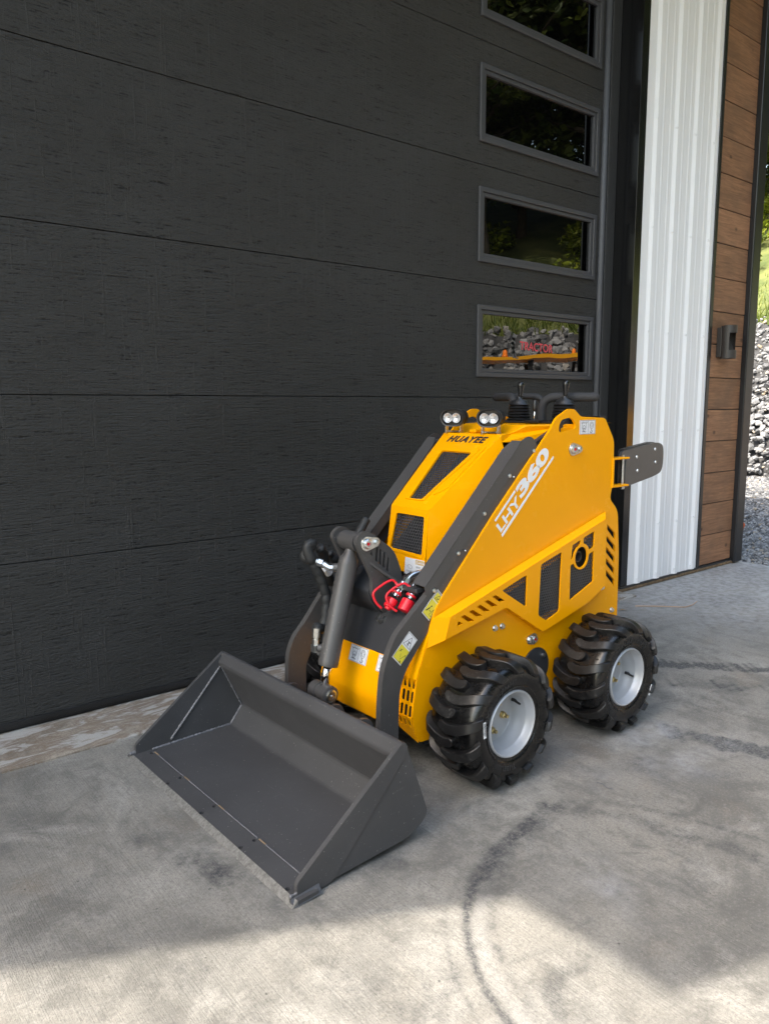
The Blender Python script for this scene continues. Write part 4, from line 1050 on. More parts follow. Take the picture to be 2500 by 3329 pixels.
g = G().lathe([(-.040, .032), (.040, .032)], ax1, (0, -1, 0), 24); auto_smooth(g.obj("barrel_eye", 'grey', cyl), 40)
auto_smooth(G().lathe([(-.056, .026), (.056, .026)], ax1, (0, -1, 0), 20).obj("bushing", 'panel_black', cyl), 40)
# ports on the barrel and fabric sleeved hose
po1 = ax0 + dv * .415; po2 = ax0 + dv * .145
sideL = Vector((-.72, .69, 0)).normalized()
G().lathe([(.028, .015), (.046, .0145)], po1, sideL, 16).obj("port_boss", 'grey', cyl)
f1 = po1 + sideL * .046
g = G().tube([f1, f1 + sideL * .012, f1 + sideL * .022 + Vector((0, 0, .005)), f1 + sideL * .034 + Vector((0, 0, .013))], [.0115, .012, .012, .0105], 8); g.lathe([(0, .0135), (.016, .0135)], f1 + sideL * .036 + Vector((0, 0, .014)), sideL + Vector((0, 0, .35)), 6)
g.lathe([(.018, .010), (.046, .0095)], f1 + sideL * .036 + Vector((0, 0, .014)), sideL + Vector((0, 0, .35)), 14)
g.obj("hose_fitting", 'zinc', cyl)
G().lathe([(.026, .014), (.044, .0135)], po2, sideL, 14).obj("port_boss", 'grey', cyl)
f2 = po2 + sideL * .052
g = G().box(tuple(f2 - Vector((.011, .011, .012))), tuple(f2 + Vector((.011, .011, .012)))); g.lathe([(.010, .012), (.030, .012)], f2, (0.08, 0, 1), 6); g.lathe([(.030, .009), (.036, .009), (.036, .0125), (.068, .0125)], f2, (0.08, 0, 1), 14); g.obj("hose_fitting", 'zinc', cyl)
def sleeve(name, pts, r, par, lump=.22, mat='hose'):
    P_ = [Vector(p) for p in pts]; c = []
    for i in range(len(P_) - 1):
        p0, p1, p2, p3 = P_[max(i - 1, 0)], P_[i], P_[i + 1], P_[min(i + 2, len(P_) - 1)]; n = max(2, int((p2 - p1).length / .007))
        c += [.5 * ((2 * p1) + (p2 - p0) * t + (2 * p0 - 5 * p1 + 4 * p2 - p3) * t * t + (3 * p1 - p0 - 3 * p2 + p3) * t ** 3) for t in [k / n for k in range(n)]]
    c.append(P_[-1]); rr = [r * (1 + lump * noise.noise(p * 60)) for p in c]
    return G().tube([p + Vector((noise.noise(p * 50) * .004, noise.noise(p * 50 + Vector((9, 0, 0))) * .004, 0)) for p in c], rr, 12).obj(name, mat, par, smooth=True)
e1 = f1 + sideL * .072 + Vector((0, 0, .026))
hz_ = [e1, e1 + sideL * .022 + Vector((0, 0, .012)), Vector((.489, .080, .756)), Vector((.466, .082, .748)), Vector((.474, .080, .715)), Vector((.494, .078, .676)), Vector((.516, .076, .636)), Vector((.532, .074, .586)), Vector((.532, .070, .520)), Vector((.514, .066, .468)), f2 + Vector((.006, .0, .068))]
sleeve("hydraulic_hose", [tuple(p) for p in hz_], .0175, LD)
sleeve("hydraulic_hose", [(.53, .10, .735), (.56, .12, .70), (.58, .13, .64), (.60, .14, .60), (.66, .15, .60)], .016, LD)
sleeve("hydraulic_hose", [(.60, .15, .70), (.66, .16, .66), (.70, .16, .70), (.78, .16, .80)], .016, LD)
G().lathe([(0, .014), (.030, .0145)], (.560, .118, .655), (.6, .1, -.5), 14).obj("hose_label", 'sticker', LD)
# quick couplers with red caps
for (px, py, pz), (qx, qy, qz), k in (((.668, -.166, .545), (.722, -.166, .615), 0), ((.640, -.122, .551), (.700, -.122, .620), 1)):
    p = Vector((px, py, pz)); q = Vector((qx, qy, qz)); d = (q - p).normalized(); L_ = (q - p).length
    cp = G(); cp.lathe([(.046, .0135), (.060, .0135), (.060, .0165), (L_ - .016, .0165), (L_ - .016, .0125), (L_ + .01, .0125)], p, d, 6 if k == 2 else 18)
    cpo = cp.obj("quick_coupler", 'chrome', LD)
    G().lathe([(L_ - .018, .0185), (L_ - .004, .0185)], p, d, 6).obj("nut", 'zinc', cpo)
    prof = [(0, .018), (.002, .0215), (.030, .0225), (.040, .0215), (.042, .018)] if k == 0 else [(-.004, .010), (.002, .012), (.004, .018), (.014, .0185), (.034, .0190), (.036, .016)]
    cap = auto_smooth(G().lathe(prof, p, d, 22).obj("dust_cap", 'red', cpo), 40)
    a = p + Vector((-.012, .012, .0)); top = p.lerp(q, .62)
    if k == 0: lp = [a + Vector((-.004, 0, .0)), a + Vector((-.022, .018, .022)), a + Vector((-.022, .028, .055)), top + Vector((-.020, .022, .042)), top + Vector((-.002, .008, .034)), top + Vector((.004, -.012, .014))]
    else: lp = [a + Vector((-.004, .0, 0)), a + Vector((-.020, .014, .025)), a + Vector((-.018, .020, .055)), top + Vector((-.012, .02, .042)), top + Vector((.006, .010, .034)), top + Vector((.004, -.006, .014))]
    sp = []
    for _ in range(1):
        pts = lp
        for i in range(len(pts) - 1):
            p0 = pts[max(i - 1, 0)]; p1 = pts[i]; p2 = pts[i + 1]; p3 = pts[min(i + 2, len(pts) - 1)]
            for t in np.linspace(0, 1, 13)[:-1]:
                sp.append(.5 * ((2 * p1) + (p2 - p0) * t + (2 * p0 - 5 * p1 + 4 * p2 - p3) * t * t + (3 * p1 - p0 - 3 * p2 + p3) * t ** 3))
    G().tube(sp, .0042, 8).obj("cap_strap", 'red', cpo, smooth=True)
    G().lathe([(L_ * .60, .0178), (L_ * .60 + .006, .0185), (L_ * .60 + .007, .0175)], p, d, 18).obj("strap_ring", 'red', cpo)
g = G().box((.690, -.205, .606), (.76, -.09, .622)); g.obj("coupler_plate", 'panel_black', LD, bevel=.004)
g = G().tube(bend([(.712, -.125, .62), (.735, -.125, .648), (.80, -.13, .655)], .02, 5), .0085, 12); g.lathe([(0, .013), (.02, .013)], (.712, -.125, .622), (.6, 0, .75), 6); g.obj("hydraulic_pipe", 'zinc', LD)
g = G()
V = [( .640 + .020 * math.cos(a), -.060 + .020 * math.sin(a), 0) for a in np.linspace(0, 2 * PI, 20, endpoint=False)]
g.lathe([(0, .019), (.010, .019), (.010, .0135), (0, .0135)], (.668, -.06, .497), (-.6, 0, .8), 18, cap=False); g.obj("filler_ring", 'zinc', LD)
G().lathe([(0, .0135), (.001, 0)], (.668, -.06, .499), (-.6, 0, .8), 14).obj("filler_opening", 'dark', LD)

# chassis bits on the side plate
for x, z in ((1.022, .438), (1.059, .438), (1.655, .483), (1.729, .377)):
    b = G().lathe([(0, .0115), (.002, .0115)], (x, YP, z), (0, -1, 0), 14); b.lathe([(.002, .0085), (.009, .0085), (.0095, .006)], (x, YP, z), (0, -1, 0), 6); b.obj("bolt", 'zinc', LD)
G().lathe([(0, .075), (.006, .075)], (1.247, YP, .245), (0, -1, 0), 32).obj("hub_cover", 'panel_black', LD, bevel=.0015)
G().lathe([(0, .008), (.008, .008)], (1.285, YP - .006, .285), (0, -1, 0), 6).obj("bolt", 'zinc', LD)
G().box((.70, -.237, .105), (1.72, .237, .16)).obj("chassis_floor", 'panel_black', LD)
# folded rear pad on its hinge
g = G(); g.box((1.702, -.250, .990), (1.812, -.205, .998)); g.box((1.702, -.250, .880), (1.812, -.205, .888)); g.box((1.696, -.250, .880), (1.706, -.205, .998)); g.obj("hinge_bracket", 'yellow', LD, bevel=.0015)
G().tube([(1.806, -.222, .872), (1.806, -.222, 1.004)], .006, 10).obj("hinge_pin", 'zinc', LD)
G().lathe([(0, .011), (.010, .011)], (1.806, -.222, .866), (0, 0, 1), 6).obj("nut", 'zinc', LD)
fmP = frame((1.81, -.205, .94), (.974, .222, .050), (0, 0, 1))
g = G().prism([rnd([(-.004, -.066), (.02, -.076), (.42, -.076), (.545, -.068), (.552, .055), (.45, .076), (.02, .076), (-.004, .052)], [.01, .03, .10, .06, .06, .10, .03, .01], 6)], fmP, -.006, .006)
pad = g.obj("rear_pad", 'grey', LD, bevel=.002)
g = G().prism([rnd([(.04, -.070), (.42, -.070), (.530, -.06), (.535, .05), (.44, .080), (.06, .080)], [.02, .08, .05, .05, .08, .02], 6)], fmP, -.030, -.0065); g.obj("pad_cushion", 'plastic', pad, bevel=.004)
for u, v in ((.186, .036), (.425, .046), (.198, -.024), (.436, -.014)):
    c0 = Vector(fmP(u, v, .006)); nn = Vector(fmP(u, v, .016)) - c0
    G().lathe([(0, .008), (.003, .007), (.004, .004), (.0042, 0)], c0, nn, 12).obj("bolt", 'zinc', pad)
G().tube([(1.818, -.215, .876), (1.818, -.215, .990)], .0135, 14).obj("hinge_tube", 'grey', pad, smooth=True)
G().box((1.86, -.29, .155), (1.985, -.10, .175)).obj("rear_step", 'panel_black', LD, bevel=.003)
G().box((1.74, -.20, .13), (1.90, .20, .16)).obj("step_frame", 'panel_black', LD, bevel=.003)

# ------------------------------------------------------------------ stickers
def sticker(parent, fm, w, h, base='sticker', icons=(), label=None, extra=None):
    s = G().prism([[(0, 0), (w, 0), (w, h), (0, h)]], fm, 0, .0008).obj("sticker", base, parent)
    if label: s['label'] = label
    g = G(); ribbon(g, [(w * .03, h * .03), (w * .97, h * .03), (w * .97, h * .97), (w * .03, h * .97)], .0009, fm, .0008, .0012, closed=True)
    for pts, wd, cl_ in icons: ribbon(g, [(p[0] * w, p[1] * h) for p in pts], wd, fm, .0008, .0012, closed=cl_)
    g.obj("pictogram", 'ink', s)
    return s
circ_p = lambda cx, cy, r, ar, n=14, a0=0, a1=2 * PI: [(cx + r * math.cos(a) * ar, cy + r * math.sin(a)) for a in np.linspace(a0, a1, n)]
def hook_icons(k=1.9):
    r = [([(.10, .80), (.45, .80)], .0014, 0)] + [([(.10 + i * .085, .80), (.14 + i * .085, .90)], .0009, 0) for i in range(5)]
    r += [([(.14, .80), (.14, .45), (.2, .34)], .001, 0), ([(.40, .80), (.40, .45), (.34, .34)], .001, 0), (circ_p(.27, .50, .13, .55), .0012, 0), (circ_p(.27, .33, .11, .5), .0012, 0), ([(.14, .18), (.40, .18)], .0014, 0), ([(.18, .26), (.36, .14)], .0012, 0),
          ([(.53, .06), (.53, .94)], .0008, 0), (circ_p(.75, .62, .24, .52), .0010, 0), ([(.70, .50), (.70, .62), (.65, .62), (.75, .80), (.85, .62), (.80, .62), (.80, .50)], .0009, 1), ([(.74, .38), (.74, .27), (.80, .20), (.76, .10), (.68, .12), (.67, .18)], .0020, 0)]
    return r
fm = frame((1.4745, YP - .0002, 1.0965), (1, 0, 0), (-.06, 0, 1)); sticker(LD, fm, .099, .053, icons=hook_icons(), label="white lifting-hook sticker beside the lifting eye")
# on the nose: local plane of the sticker face
fmn = lambda y, z: frame((float(np.interp(z, [.258, .40], [.578, .622])) - .0006, y, z), (0, -1, 0), (.31, 0, 1))
sticker(LD, fmn(.046, .343), .094, .056, icons=hook_icons(), label="white lifting-hook sticker on the middle of the nose")
sticker(LD, fmn(-.102, .343), .090, .056, icons=hook_icons(), label="white lifting-hook sticker half hidden by the near arm")
def arm_sticker(p0, u, v, w, h, split, wi, yi):
    fm = frame(p0, u, v)
    s = sticker(LD, fm, w, h, icons=wi)
    g = G().prism([[(w * .04, h * .04), (w * .96, h * .04), (w * .96, h * split), (w * .04, h * split)]], fm, .0008, .0011).obj("yellow_field", 'sticker_yellow', s)
    g = G()
    for pts, wd, c_ in yi: ribbon(g, [(p[0] * w, p[1] * h) for p in pts], wd, fm, .0011, .0014, closed=c_)
    g.obj("pictogram", 'ink', s)
yA = -.2366
arm_sticker((.560, yA, .434), (.034, 0, -.036), (.072, 0, .069), .0495, .099, .52,
            [([(.12, .58), (.88, .58), (.5, .92)], .0012, 1), ([(.42, .74), (.62, .74)], .003, 0), ([(.52, .74), (.50, .66), (.56, .62)], .0026, 0), ([(.50, .70), (.42, .64)], .0018, 0)],
            [([(.2, .30), (.36, .42)], .0016, 0), ([(.22, .40), (.33, .33)], .0016, 0), ([(.42, .28), (.56, .18)], .0009, 0), ([(.60, .12), (.70, .20), (.86, .36), (.90, .30)], .0010, 0), (circ_p(.74, .07, .03, 1.6, 8), .0016, 0)])
arm_sticker((.682, -.2392, .554), (.031, 0, -.033), (.067, 0, .067), .0455, .095, .62,
            [([(.1, .66), (.9, .66), (.9, .95), (.1, .95)], .0009, 1)],
            [([(.2, .18), (.36, .34)], .0040, 0), ([(.40, .40), (.43, .43)], .0045, 0), ([(.42, .26), (.62, .26)], .0016, 0), ([(.62, .14), (.92, .14), (.78, .40)], .0010, 1)])
# yellow warning triangle field on second sticker
fm = frame((.682, -.2398, .554), (.031, 0, -.033), (.067, 0, .067)); G().prism([[(.006, .062), (.042, .062), (.042, .088), (.006, .088)]], fm, .0008, .0011).obj("sticker_field", 'sticker_yellow', LD)
g = G(); ribbon(g, [(.010, .066), (.038, .066), (.024, .086)], .0014, fm, .0011, .0014, closed=True); ribbon(g, [(.019, .070), (.027, .074)], .003, fm, .0011, .0014); g.obj("sticker_pictogram", 'ink', LD)
# danger sign on hood front
fmD = lambda u, v, w: ff(u, v, w + .0005)
ds = G().prism([[(-.004, .620), (.094, .620), (.094, .678), (-.004, .678)]], fmD, 0, .0008).obj("sticker", 'sticker', LD); ds['label'] = "white danger sticker with a tan heading below the lower grille"
G().prism([[(.049, .660), (.092, .660), (.092, .676), (.049, .676)]], fmD, .0008, .0011).obj("heading", 'sticker_tan', ds)
link("lettering", text_mesh("DANGER", .0105, lambda x, y, w: fmD(.064 + x * .62, .6635 + y, w), .0011, .0014, spacing=1.0), 'sticker', ds)
link("lettering", text_mesh("CRUSH", .0090, lambda x, y, w: fmD(.053 + x * .8, .648 + y, w), .0008, .0011), 'ink_grey', ds)
g = G(); ribbon(g, [(.052, .668 - .006), (.062, .662), (.057, .673)], .0012, fmD, .0011, .0014, closed=True); g.obj("pictogram", 'sticker', ds)
g = G(); ribbon(g, [(.006, .634), (.042, .634), (.042, .631), (.006, .631)], .0008, fmD, .0008, .0011, closed=True)
ribbon(g, [(.010, .650), (.016, .655), (.026, .654), (.034, .650), (.034, .644), (.028, .640), (.018, .643), (.014, .648), (.010, .648)], .0008, fmD, .0008, .0011, closed=True)
g.obj("pictogram", 'ink_grey', ds)
# model number on the side plate
fmL = frame((1.047, YP - .0004, .765), (.727, 0, .687), (-.687, 0, .727))
g = G(); g.prism([[(-.003, -.0105), (.373, -.0085), (.377, 0), (.0, .0)]], fmL, 0, .0006); g.prism([[(.011, .0555), (.148, .0555), (.150, .0640), (.010, .0635)]], fmL, 0, .0006); g.obj("decal_stripes", 'white_print', LD)
def fit_text(s, d0, d1, n0, n1, bold, shear, spacing=1.0):
    tmp = text_mesh(s, 1.0, lambda x, y, w: (x, y, w), 0, 1, bold, shear, spacing)
    xs = [v.co.x for v in tmp.vertices]; ys = [v.co.y for v in tmp.vertices]; x0, x1, y0, y1 = min(xs), max(xs), min(ys), max(ys)
    for v in tmp.vertices:
        x, y, w = v.co; v.co = fmL(d0 + (x - x0) / (x1 - x0) * (d1 - d0), n0 + (y - y0) / (y1 - y0) * (n1 - n0), .0 if w < .5 else .0006)
    tmp.update(); return tmp
link("lettering", fit_text("LHY", .003, .146, .0065, .0435, .022, .0), 'white_print', LD)
link("lettering", fit_text("360", .152, .369, .013, .0665, .045, .0, .92), 'white_print', LD)

# ------------------------------------------------------------------ wheels
RAD = .2065; AXZ = .208
prof = [(0, .1925), (.030, .1925), (.058, .1918), (.077, .1895), (.088, .184), (.0957, .175), (.0995, .164), (.1005, .152), (.0985, .138), (.0945, .125), (.0905, .116), (.0885, .1095)]
pl = [Vector(p) for p in prof]; cum = [0]
for a, b in zip(pl[:-1], pl[1:]): cum.append(cum[-1] + (b - a).length)
def on_prof(t, h):
    sg = 1 if t >= 0 else -1; t = abs(t)
    for i in range(len(cum) - 1):
        if t <= cum[i + 1] or i == len(cum) - 2:
            k = (t - cum[i]) / (cum[i + 1] - cum[i]); p = pl[i].lerp(pl[i + 1], k); d = (pl[i + 1] - pl[i]).normalized(); n = Vector((-d.y, d.x)); n = n if n.y > 0 or n.x > 0 else -n
            if n.x < 0 and n.y < 0: n = -n
            # smooth normal
            j = min(i + 1, len(pl) - 2); d2 = (pl[j + 1] - pl[j]).normalized(); n = (Vector((-d.y, d.x)) * (1 - k) + Vector((-d2.y, d2.x)) * k); n.normalize()
            if n.y < 0 and p.x < .09: n = -n
            if p.x > .09 and n.x < 0: n = -n
            q = p + n * h; return q.x * sg, q.y
lug_from = []; lug_to = []
def tyre_geo():
    g = G(); n = 84; full = [(-a, r) for a, r in reversed(prof)] + prof[1:]
    V = []; F = []
    for y, r in full:
        for k in range(n): a = 2 * PI * k / n; V.append((-math.cos(a) * r, y, math.sin(a) * r))
    for i in range(len(full) - 1):
        for k in range(n): F.append((i * n + k, i * n + (k + 1) % n, (i + 1) * n + (k + 1) % n, (i + 1) * n + k))
    g.add(V, F)
    NL = 14; tmax = .112
    for side in (-1, 1):
        for li in range(NL):
            th0 = 2 * PI * (li + (.5 if side > 0 else 0)) / NL
            ts = [-.030, -.0285, -.024, -.015, .0, .02, .04, .06, .070, .079, .087, .094, .101, .1075, tmax]
            V = []; F = []; lug_from.append(len(g.f))
            for t in ts:
                u = (t + .03) / (tmax + .03)
                s = .030 * (max(0, t + .0) / .1) ** 1.2 - .026 * math.sin(u * PI) * .55
                w = .0140 + .0020 * u
                if t < -.012: w *= math.sqrt(max(0.0, 1 - ((-.012 - t) / .0185) ** 2)) + .05
                h = .0200 if t < .078 else .0200 + (.0140 - .0200) * min(1, (t - .078) / .03)
                if t >= tmax - 1e-6: h = .006
                for off, hh, ww in ((-1, -.002, w * 1.14), (-1, h - .0018, w), (-1, h, w - .002), (1, h, w - .002), (1, h - .0018, w), (1, -.002, w * 1.14)):
                    y, r = on_prof(t, hh)
                    rr = on_prof(min(max(t, 0), .1), 0)[1]
                    a = th0 + (s + off * ww) / max(rr, .17)
                    V.append((-math.cos(a) * r, side * y if side > 0 else -y, math.sin(a) * r))
            m = 6
            for i in range(len(ts) - 1):
                for k in range(m - 1): F.append((i * m + k, i * m + k + 1, (i + 1) * m + k + 1, (i + 1) * m + k))
            F.append(tuple(range(m))); F.append(tuple((len(ts) - 1) * m + k for k in range(m)))
            if side < 0: pass
            g.add(V, F); lug_to.append(len(g.f))
            # small wear bars between lugs
            for tt, so, an_ in ((.062, .045, 0.15), (.045, .056, .8)):
                p = []
                for du, dv_ in ((-.012, -.002), (.012, -.002), (.012, .002), (-.012, .002)):
                    tq = tt + du * math.cos(an_) - dv_ * math.sin(an_); sq = so + du * math.sin(an_) + dv_ * math.cos(an_)
                    for hh in (-.001, .0022):
                        y, r = on_prof(tq, hh); a = th0 + sq / .2; p.append((-math.cos(a) * r, side * y if side > 0 else -y, math.sin(a) * r))
                g.add(p, [(1, 3, 5, 7), (0, 1, 3, 2), (2, 3, 5, 4), (4, 5, 7, 6), (6, 7, 1, 0)])
    # bead ring on the sidewall
    for yy in (-1, 1):
        g.lathe([(.0935, .1195), (.0958, .1215), (.0968, .1235), (.0960, .1255)], (0, 0, 0), (0, yy, 0), 72, cap=False)
    return g
tyre_me = tyre_geo().mesh(); tyre_me.materials.append(M['rubber'])
tyre_me.materials.append(M['rubber_lug'])
for a_, b_ in zip(lug_from, lug_to):
    for i_ in range(a_, b_): tyre_me.polygons[i_].material_index = 1
bm = bmesh.new(); bm.from_mesh(tyre_me)
for f in bm.faces: f.smooth = True
for e in bm.edges:
    if len(e.link_faces) == 2 and e.calc_face_angle(0) > math.radians(24): e.smooth = False
bm.to_mesh(tyre_me); bm.free()
rim_prof = [(.0885, .1095), (.0925, .1085), (.0945, .1060), (.0935, .1030), (.088, .1008), (.072, .0995), (.067, .0960), (.060, .0945), (.040, .0930), (.034, .0885), (.014, .0875), (.010, .085), (.008, .078), (.006, .05), (.006, .0)]
rim_me = G().lathe(rim_prof, (0, 0, 0), (0, -1, 0), 56, cap=False).mesh(recalc=False); rim_me.materials.append(M['rim'])
bm = bmesh.new(); bm.from_mesh(rim_me); bmesh.ops.recalc_face_normals(bm, faces=bm.faces)
for f in bm.faces: f.smooth = True
for e in bm.edges:
    if len(e.link_faces) == 2 and e.calc_face_angle(0) > math.radians(38): e.smooth = False
bm.to_mesh(rim_me); bm.free()
nut_me = G().lathe([(0, .012), (.003, .012)], (0, 0, 0), (0, -1, 0), 14).lathe([(.003, .0105), (.014, .0105), (.0155, .0085)], (0, 0, 0), (0, -1, 0), 6).lathe([(.0155, .006), (.026, .006), (.027, .0045)], (0, 0, 0), (0, -1, 0), 12).mesh(); nut_me.materials.append(M['brass'])
val_me = G().tube([(0, 0, 0), (0, -.012, 0), (0, -.022, -.004), (0, -.034, -.006)], [.006, .0055, .004, .0035], 10).mesh(); val_me.materials.append(M['plastic'])
def curved_text(s, r0, size, mid_deg, bold=0.0, flip=False):
    me = text_mesh(s, size, lambda x, y, w: (x, y, w), 0, 1, bold, 0, 1.18); xs = [v.co.x for v in me.vertices]; mid = (min(xs) + max(xs)) / 2
    for v in me.vertices:
        x, y, w = v.co; a = math.radians(mid_deg) + (x - mid) / r0; r = r0 + y
        yo = float(np.interp(r, [.1095, .116, .125, .138, .152, .165], [.0885, .0905, .0945, .0985, .1005, .1]))
        v.co = (-math.cos(a) * r, -(yo - .0008 + .0022 * w), math.sin(a) * r)
    me.update(); return me
side_txt = curved_text("18X8.50-8NHS", .131, .026, 62, .0006); side_txt.materials.append(M['rubber_text'])
side_txt2 = curved_text("TUBELESS", .133, .020, -62, .0006); side_txt2.materials.append(M['rubber_text'])
def make_wheel(x, y, out, spin, n0, val_a, label):
    w = empty("wheel", parent=LD); w['label'] = label
    w.matrix_parent_inverse.identity()
    w.location = (x, y, AXZ); w.rotation_euler = (0, 0, 0 if out < 0 else PI)
    ch = []
    def add(nm, me, loc=(0, 0, 0), rot=(0, 0, 0)):
        o = bpy.data.objects.new(nm, me); COL.objects.link(o); o.parent = w; o.location = loc; o.rotation_euler = rot; return o
    add("tyre", tyre_me, rot=(0, spin, 0)); add("rim", rim_me)
    t = add("lettering", side_txt, rot=(0, math.radians(n0), 0)); add("lettering", side_txt2, rot=(0, math.radians(n0), 0))
    for k in range(4):
        a = math.radians(n0 + k * 90); add("lug_nut", nut_me, (.046 * math.cos(a), -.006, .046 * math.sin(a)))
    a = math.radians(val_a); add("valve_stem", val_me, (.078 * math.cos(a), -.034, .078 * math.sin(a)))
    return w
FX, RX = .861, 1.504; WYC = .3795
w1 = make_wheel(FX, -WYC, -1, .12, -10, 38, "front wheel on the camera side with a barcode sticker on its tyre")
w2 = make_wheel(RX, -WYC, -1, .31, 35, -12, "rear wheel on the camera side")
w3 = make_wheel(FX, WYC + .03, 1, .2, 20, 60, "front wheel on the door side, mostly hidden")
w4 = make_wheel(RX, WYC + .03, 1, .4, 50, 110, "rear wheel on the door side, hidden behind the body")
# barcode sticker on the front tyre
fmB = frame((-.150, -.1016, .048), (.075, 0, -1), (1, .06, .06))
bs = G().prism([[(0, 0), (.052, 0), (.052, .012), (0, .012)]], fmB, 0, .0012).obj("barcode_sticker", 'white_print', w1)
g = G(); random.seed(3); x = .006
while x < .046:
    w = random.choice([.0007, .0012, .0018]); g.prism([[(x, .0065), (x + w, .0065), (x + w, .0110), (x, .0110)]], fmB, .0012, .0015); x += w + random.choice([.0008, .0014])
me = text_mesh("RF0G3T2044", .0058, lambda x, y, w: fmB(.004 + x * 1.25, .0014 + y, w), .0012, .0015)
link("lettering", me, 'ink', w1)
g.obj("barcode", 'ink', w1)
fmB2 = frame((.150, -.1012, -.062), (-.35, 0, -.9), (1, .0, -.3)); G().prism([[(0, 0), (.042, 0), (.042, .008), (0, .008)]], fmB2, 0, .0012).obj("label_strip", 'white_print', w2)
g = G()
for s in (-1, 1):
    for xx in (FX, RX): g.lathe([(0, .045), (.10, .045)], (xx, s * .244, AXZ), (0, s, 0), 20)
g.obj("axle_stub", 'panel_black', LD)

# ------------------------------------------------------------------ bucket
BK = empty("bucket", parent=LD); BK['label'] = "dark grey steel loading bucket resting on the concrete"
sp = [(.020, .046), (.022, .010), (.094, .004), (.129, .010), (.390, .024), (.440, .050), (.456, .066), (.459, .082), (.386, .281), (.384, .295), (.374, .306), (.363, .306)]
for s in (-1, 1):
    pts = rnd(sp, [.012, .002, .002, .002, .03, .02, .012, .01, .01, .008, .006, .004], 4)
    o = G().prism([pts], XZ, *sorted((s * .494, s * .505))).obj("side_plate", 'bucket', BK, bevel=.002)
    # wear plate forward of the fold line
    fl = [(.020, .046), (.022, .010), (.094, .004), (.130, .009), (.374, .266), (.383, .292), (.374, .306), (.363, .306)]
    G().prism([rnd(fl, [.012, .002, .002, .01, .01, .01, .006, .004], 4)], XZ, *sorted((s * .5055, s * .5085))).obj("side_stiffener", 'bucket', BK, bevel=.001)
# floor, back: one bent plate
inner = [(.070, .0125), (.385, .022), (.4370, .088), (.352, .262)]
th = .006
def offs(pts, t):
    out = []
    for i, p in enumerate(pts):
        d0 = (Vector(pts[i]) - Vector(pts[max(i - 1, 0)])); d1 = (Vector(pts[min(i + 1, len(pts) - 1)]) - Vector(pts[i]))
        d0 = d0.normalized() if d0.length else d1.normalized(); d1 = d1.normalized() if d1.length else d0
        n = (Vector((d0.y, -d0.x)) + Vector((d1.y, -d1.x))).normalized(); out.append(tuple(Vector(p) + n * t))
    return out
ri = rnd([(0, 0)] + inner + [(0, 1)], [0, 0, .012, .012, 0, 0], 3)[1:-1]
ro = offs(ri, th)
G().prism([ri + list(reversed(ro))], XZ, -.4935, .4935).obj("shell", 'bucket', BK, bevel=.001)
# rolled top edge
roll = rnd([(.348, .256), (.344, .272), (.362, .305), (.375, .306), (.386, .292), (.384, .268), (.372, .262), (.372, .27), (.376, .288), (.370, .296), (.362, .292), (.354, .270), (.356, .262)], [.002, .012, .010, .008, .008, .006, .002, .002, .004, .004, .004, .004, .002], 3)
G().prism([roll], XZ, -.4935, .4935).obj("top_edge", 'bucket', BK, bevel=.001)
# cutting edge with holes
holes = [(.065, y) for y in (.465, .236, .004, -.231)] + [(.019, y) for y in (.232, -.002, -.235, -.469)]
ce = [(-.0, -.525), (.074, -.525), (.074, .525), (0, .525)]
hp_ = [[(x + .0075 * math.cos(a), y + .0075 * math.sin(a)) for a in np.linspace(.1, 2 * PI + .1, 12, endpoint=False)] for x, y in holes]
fmC = lambda u, v, w: (u, v, .0015 + w + u * .03)
ceo = G().prism([[(.012, -.525), (.074, -.525), (.074, .525), (.012, .525)]] + hp_, fmC, .0, .0125).obj("cutting_edge", 'bucket', BK, bevel=.001)
G().add([(-.006, -.525, .001), (.012, -.525, .0015), (.012, -.525, .0143), (-.006, .525, .001), (.012, .525, .0015), (.012, .525, .0143)], [(0, 2, 5, 3), (0, 3, 4, 1), (0, 1, 2), (3, 5, 4)]).obj("edge_bevel", 'bucket_bare', ceo)
for s in (-1, 1):
    G().add([(.0, s * .505, .0145), (.085, s * .505, .022), (.085, s * .5095, .022), (.0, s * .5095, .0145), (.0, s * .527, .001), (.082, s * .527, .006), (.0, s * .505, .001), (.085, s * .505, .004)],
            [(0, 1, 2, 3), (3, 2, 5, 4), (0, 3, 4, 6), (1, 7, 5, 2), (4, 5, 7, 6)]).obj("edge_corner", 'bucket', ceo)
# slots behind the front holes, weld beads
for y in (.452, .218, -.014, -.249):
    o = G().box((.0745, y - .017, .0150), (.0795, y + .017, .0157)).obj("weld_gap", 'leaf_dry', BK)
def weld(pts, r=.004):
    c = []
    for a, b in zip(pts[:-1], pts[1:]):
        a = Vector(a); b = Vector(b); n = max(2, int((b - a).length / .004)); c += [a.lerp(b, i / n) for i in range(n)]
    c.append(Vector(pts[-1]))
    return G().tube(c, [r * (1 + .35 * noise.noise(p * 190) + .2 * math.sin(i * 1.7)) for i, p in enumerate(c)], 8).obj("weld_bead", 'weld', BK, smooth=True)
weld([(.355, .492, .262), (.148, .492, .032)], .0042)
weld([(.078, .492, .016), (.385, .492, .024), (.434, .492, .086)], .0042); weld([(.434, .492, .086), (.352, .492, .26)], .003)
weld([(.078, -.492, .016), (.385, -.492, .024), (.434, -.492, .086)], .004); weld([(.367, .494, .300), (.352, .492, .264)], .005)
weld([(.001, .503, .018), (.080, .503, .020)], .006); weld([(.001, -.503, .018), (.060, -.503, .021)], .004)
ys = [(.430, .240), (.200, .006), (-.034, -.225), (-.270, -.485)]
for a, b in ys: weld([(.0765, a, .0152), (.0765, b, .0152)], .0022)
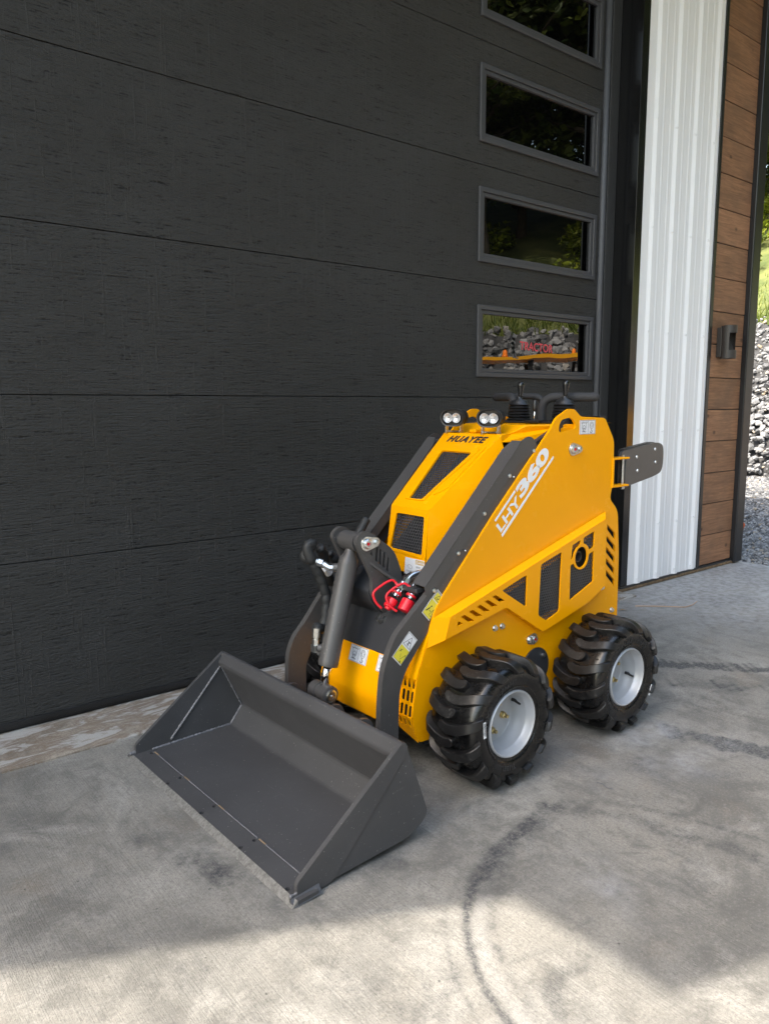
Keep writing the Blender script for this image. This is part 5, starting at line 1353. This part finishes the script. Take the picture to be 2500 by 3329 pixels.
# back brackets to the arms
for y in (-.20, .20, -.05, .05):
    G().prism([rnd([(.44, .10), (.405, .215), (.455, .250), (.500, .240), (.53, .15), (.50, .07)], .02, 3)], XZ, y - .007, y + .007).obj("mount_ear", 'bucket', BK, bevel=.002)

# ------------------------------------------------------------------ YELLOW TRACTOR seen only in the window reflection
T = empty("compact_tractor", "yellow tractor with canopy and amber beacons by the bank, reflected in the lowest window", "tractor", Matrix.Translation((9.95, -5.55, -.02)) @ Matrix.Rotation(math.radians(46), 4, 'Z'))
g = G().prism([rnd([(-1.05, 1.93), (-.9, 1.98), (.1, 2.02), (1.15, 2.04), (1.2, 2.00), (1.0, 1.965), (.1, 1.97), (-.9, 1.92)], .03, 3)], XZ, -.62, .62); g.obj("canopy", 'tractor_yellow', T, bevel=.03)
for x, y in ((-.85, .52), (-.85, -.52), (.85, .52), (.85, -.52), (.05, .52), (.05, -.52)):
    G().box((x - .035, y - .03, .8), (x + .035, y + .03, 1.95)).obj("post", 'plastic', T)
for x in (-.35, .75):
    G().lathe([(0, .06), (.03, .06), (.03, .05), (.10, .045), (.12, .02)], (x, .1, 2.03), (0, 0, 1), 14).obj("beacon", 'amber', T, smooth=True)
g = G().prism([rnd([(-1.0, .6), (-.9, 1.0), (-.1, 1.05), (.1, .85), (.9, .85), (1.0, 1.15), (2.1, 1.05), (2.2, .6), (1.2, .45), (-.6, .45)], .05, 3)], XZ, -.4, .4); g.obj("body", 'tractor_yellow', T, bevel=.03)
for x, r, wd in ((-.55, .58, .30), (1.75, .40, .22)):
    for s in (-1, 1):
        wh = G().lathe([(-wd / 2, r * .55), (-wd / 2, r * .85), (-wd * .35, r), (wd * .35, r), (wd / 2, r * .85), (wd / 2, r * .55)], (x, s * .62, r), (0, 1, 0), 28, cap=False).obj("wheel", 'rubber', T)
        G().lathe([(-wd * .4, r * .55), (0, r * .5), (.01, 0)], (x, s * .62, r), (0, s, 0), 24, cap=False).obj("rim", 'tractor_yellow', wh)
G().box((.1, -.25, .9), (.5, .25, 1.0)).obj("seat", 'plastic', T, bevel=.03)

# ------------------------------------------------------------------ small litter
g = G().tube([(3.97, -.45, .004), (4.06, -.545, .007), (4.17, -.655, .005), (4.25, -.66, .006), (4.33, -.645, .012)], [.0025, .003, .0028, .0025, .002], 6); tag(g.obj("straw_stalk", 'straw'), "thin pale straw stalk lying on the concrete past the rear wheel", "stalk")
V = [(3.80, -.44, .003), (3.83, -.455, .012), (3.845, -.475, .004), (3.815, -.47, .010)]
tag(G().add(V, [(0, 1, 3), (1, 2, 3)]).obj("dry_leaf", 'leaf_dry'), "small curled dry leaf on the concrete behind the loader", "leaf")
g = G().tube([(1.97, -1.60, .003), (1.975, -1.62, .005), (1.965, -1.64, .003), (1.972, -1.66, .004)], .0013, 6); tag(g.obj("dry_twig", "ink_grey"), "short dark twig on the concrete beside the front wheel", "twig")
g = G().lathe([(0, .05), (.02, .06), (.11, .045), (.13, .015)], (7.35, .62, -.04), (.5, -.2, .6), 12); tag(g.obj("orange_cap", 'orange'), "small orange plastic cap lying on the gravel past the corner post", "cap")
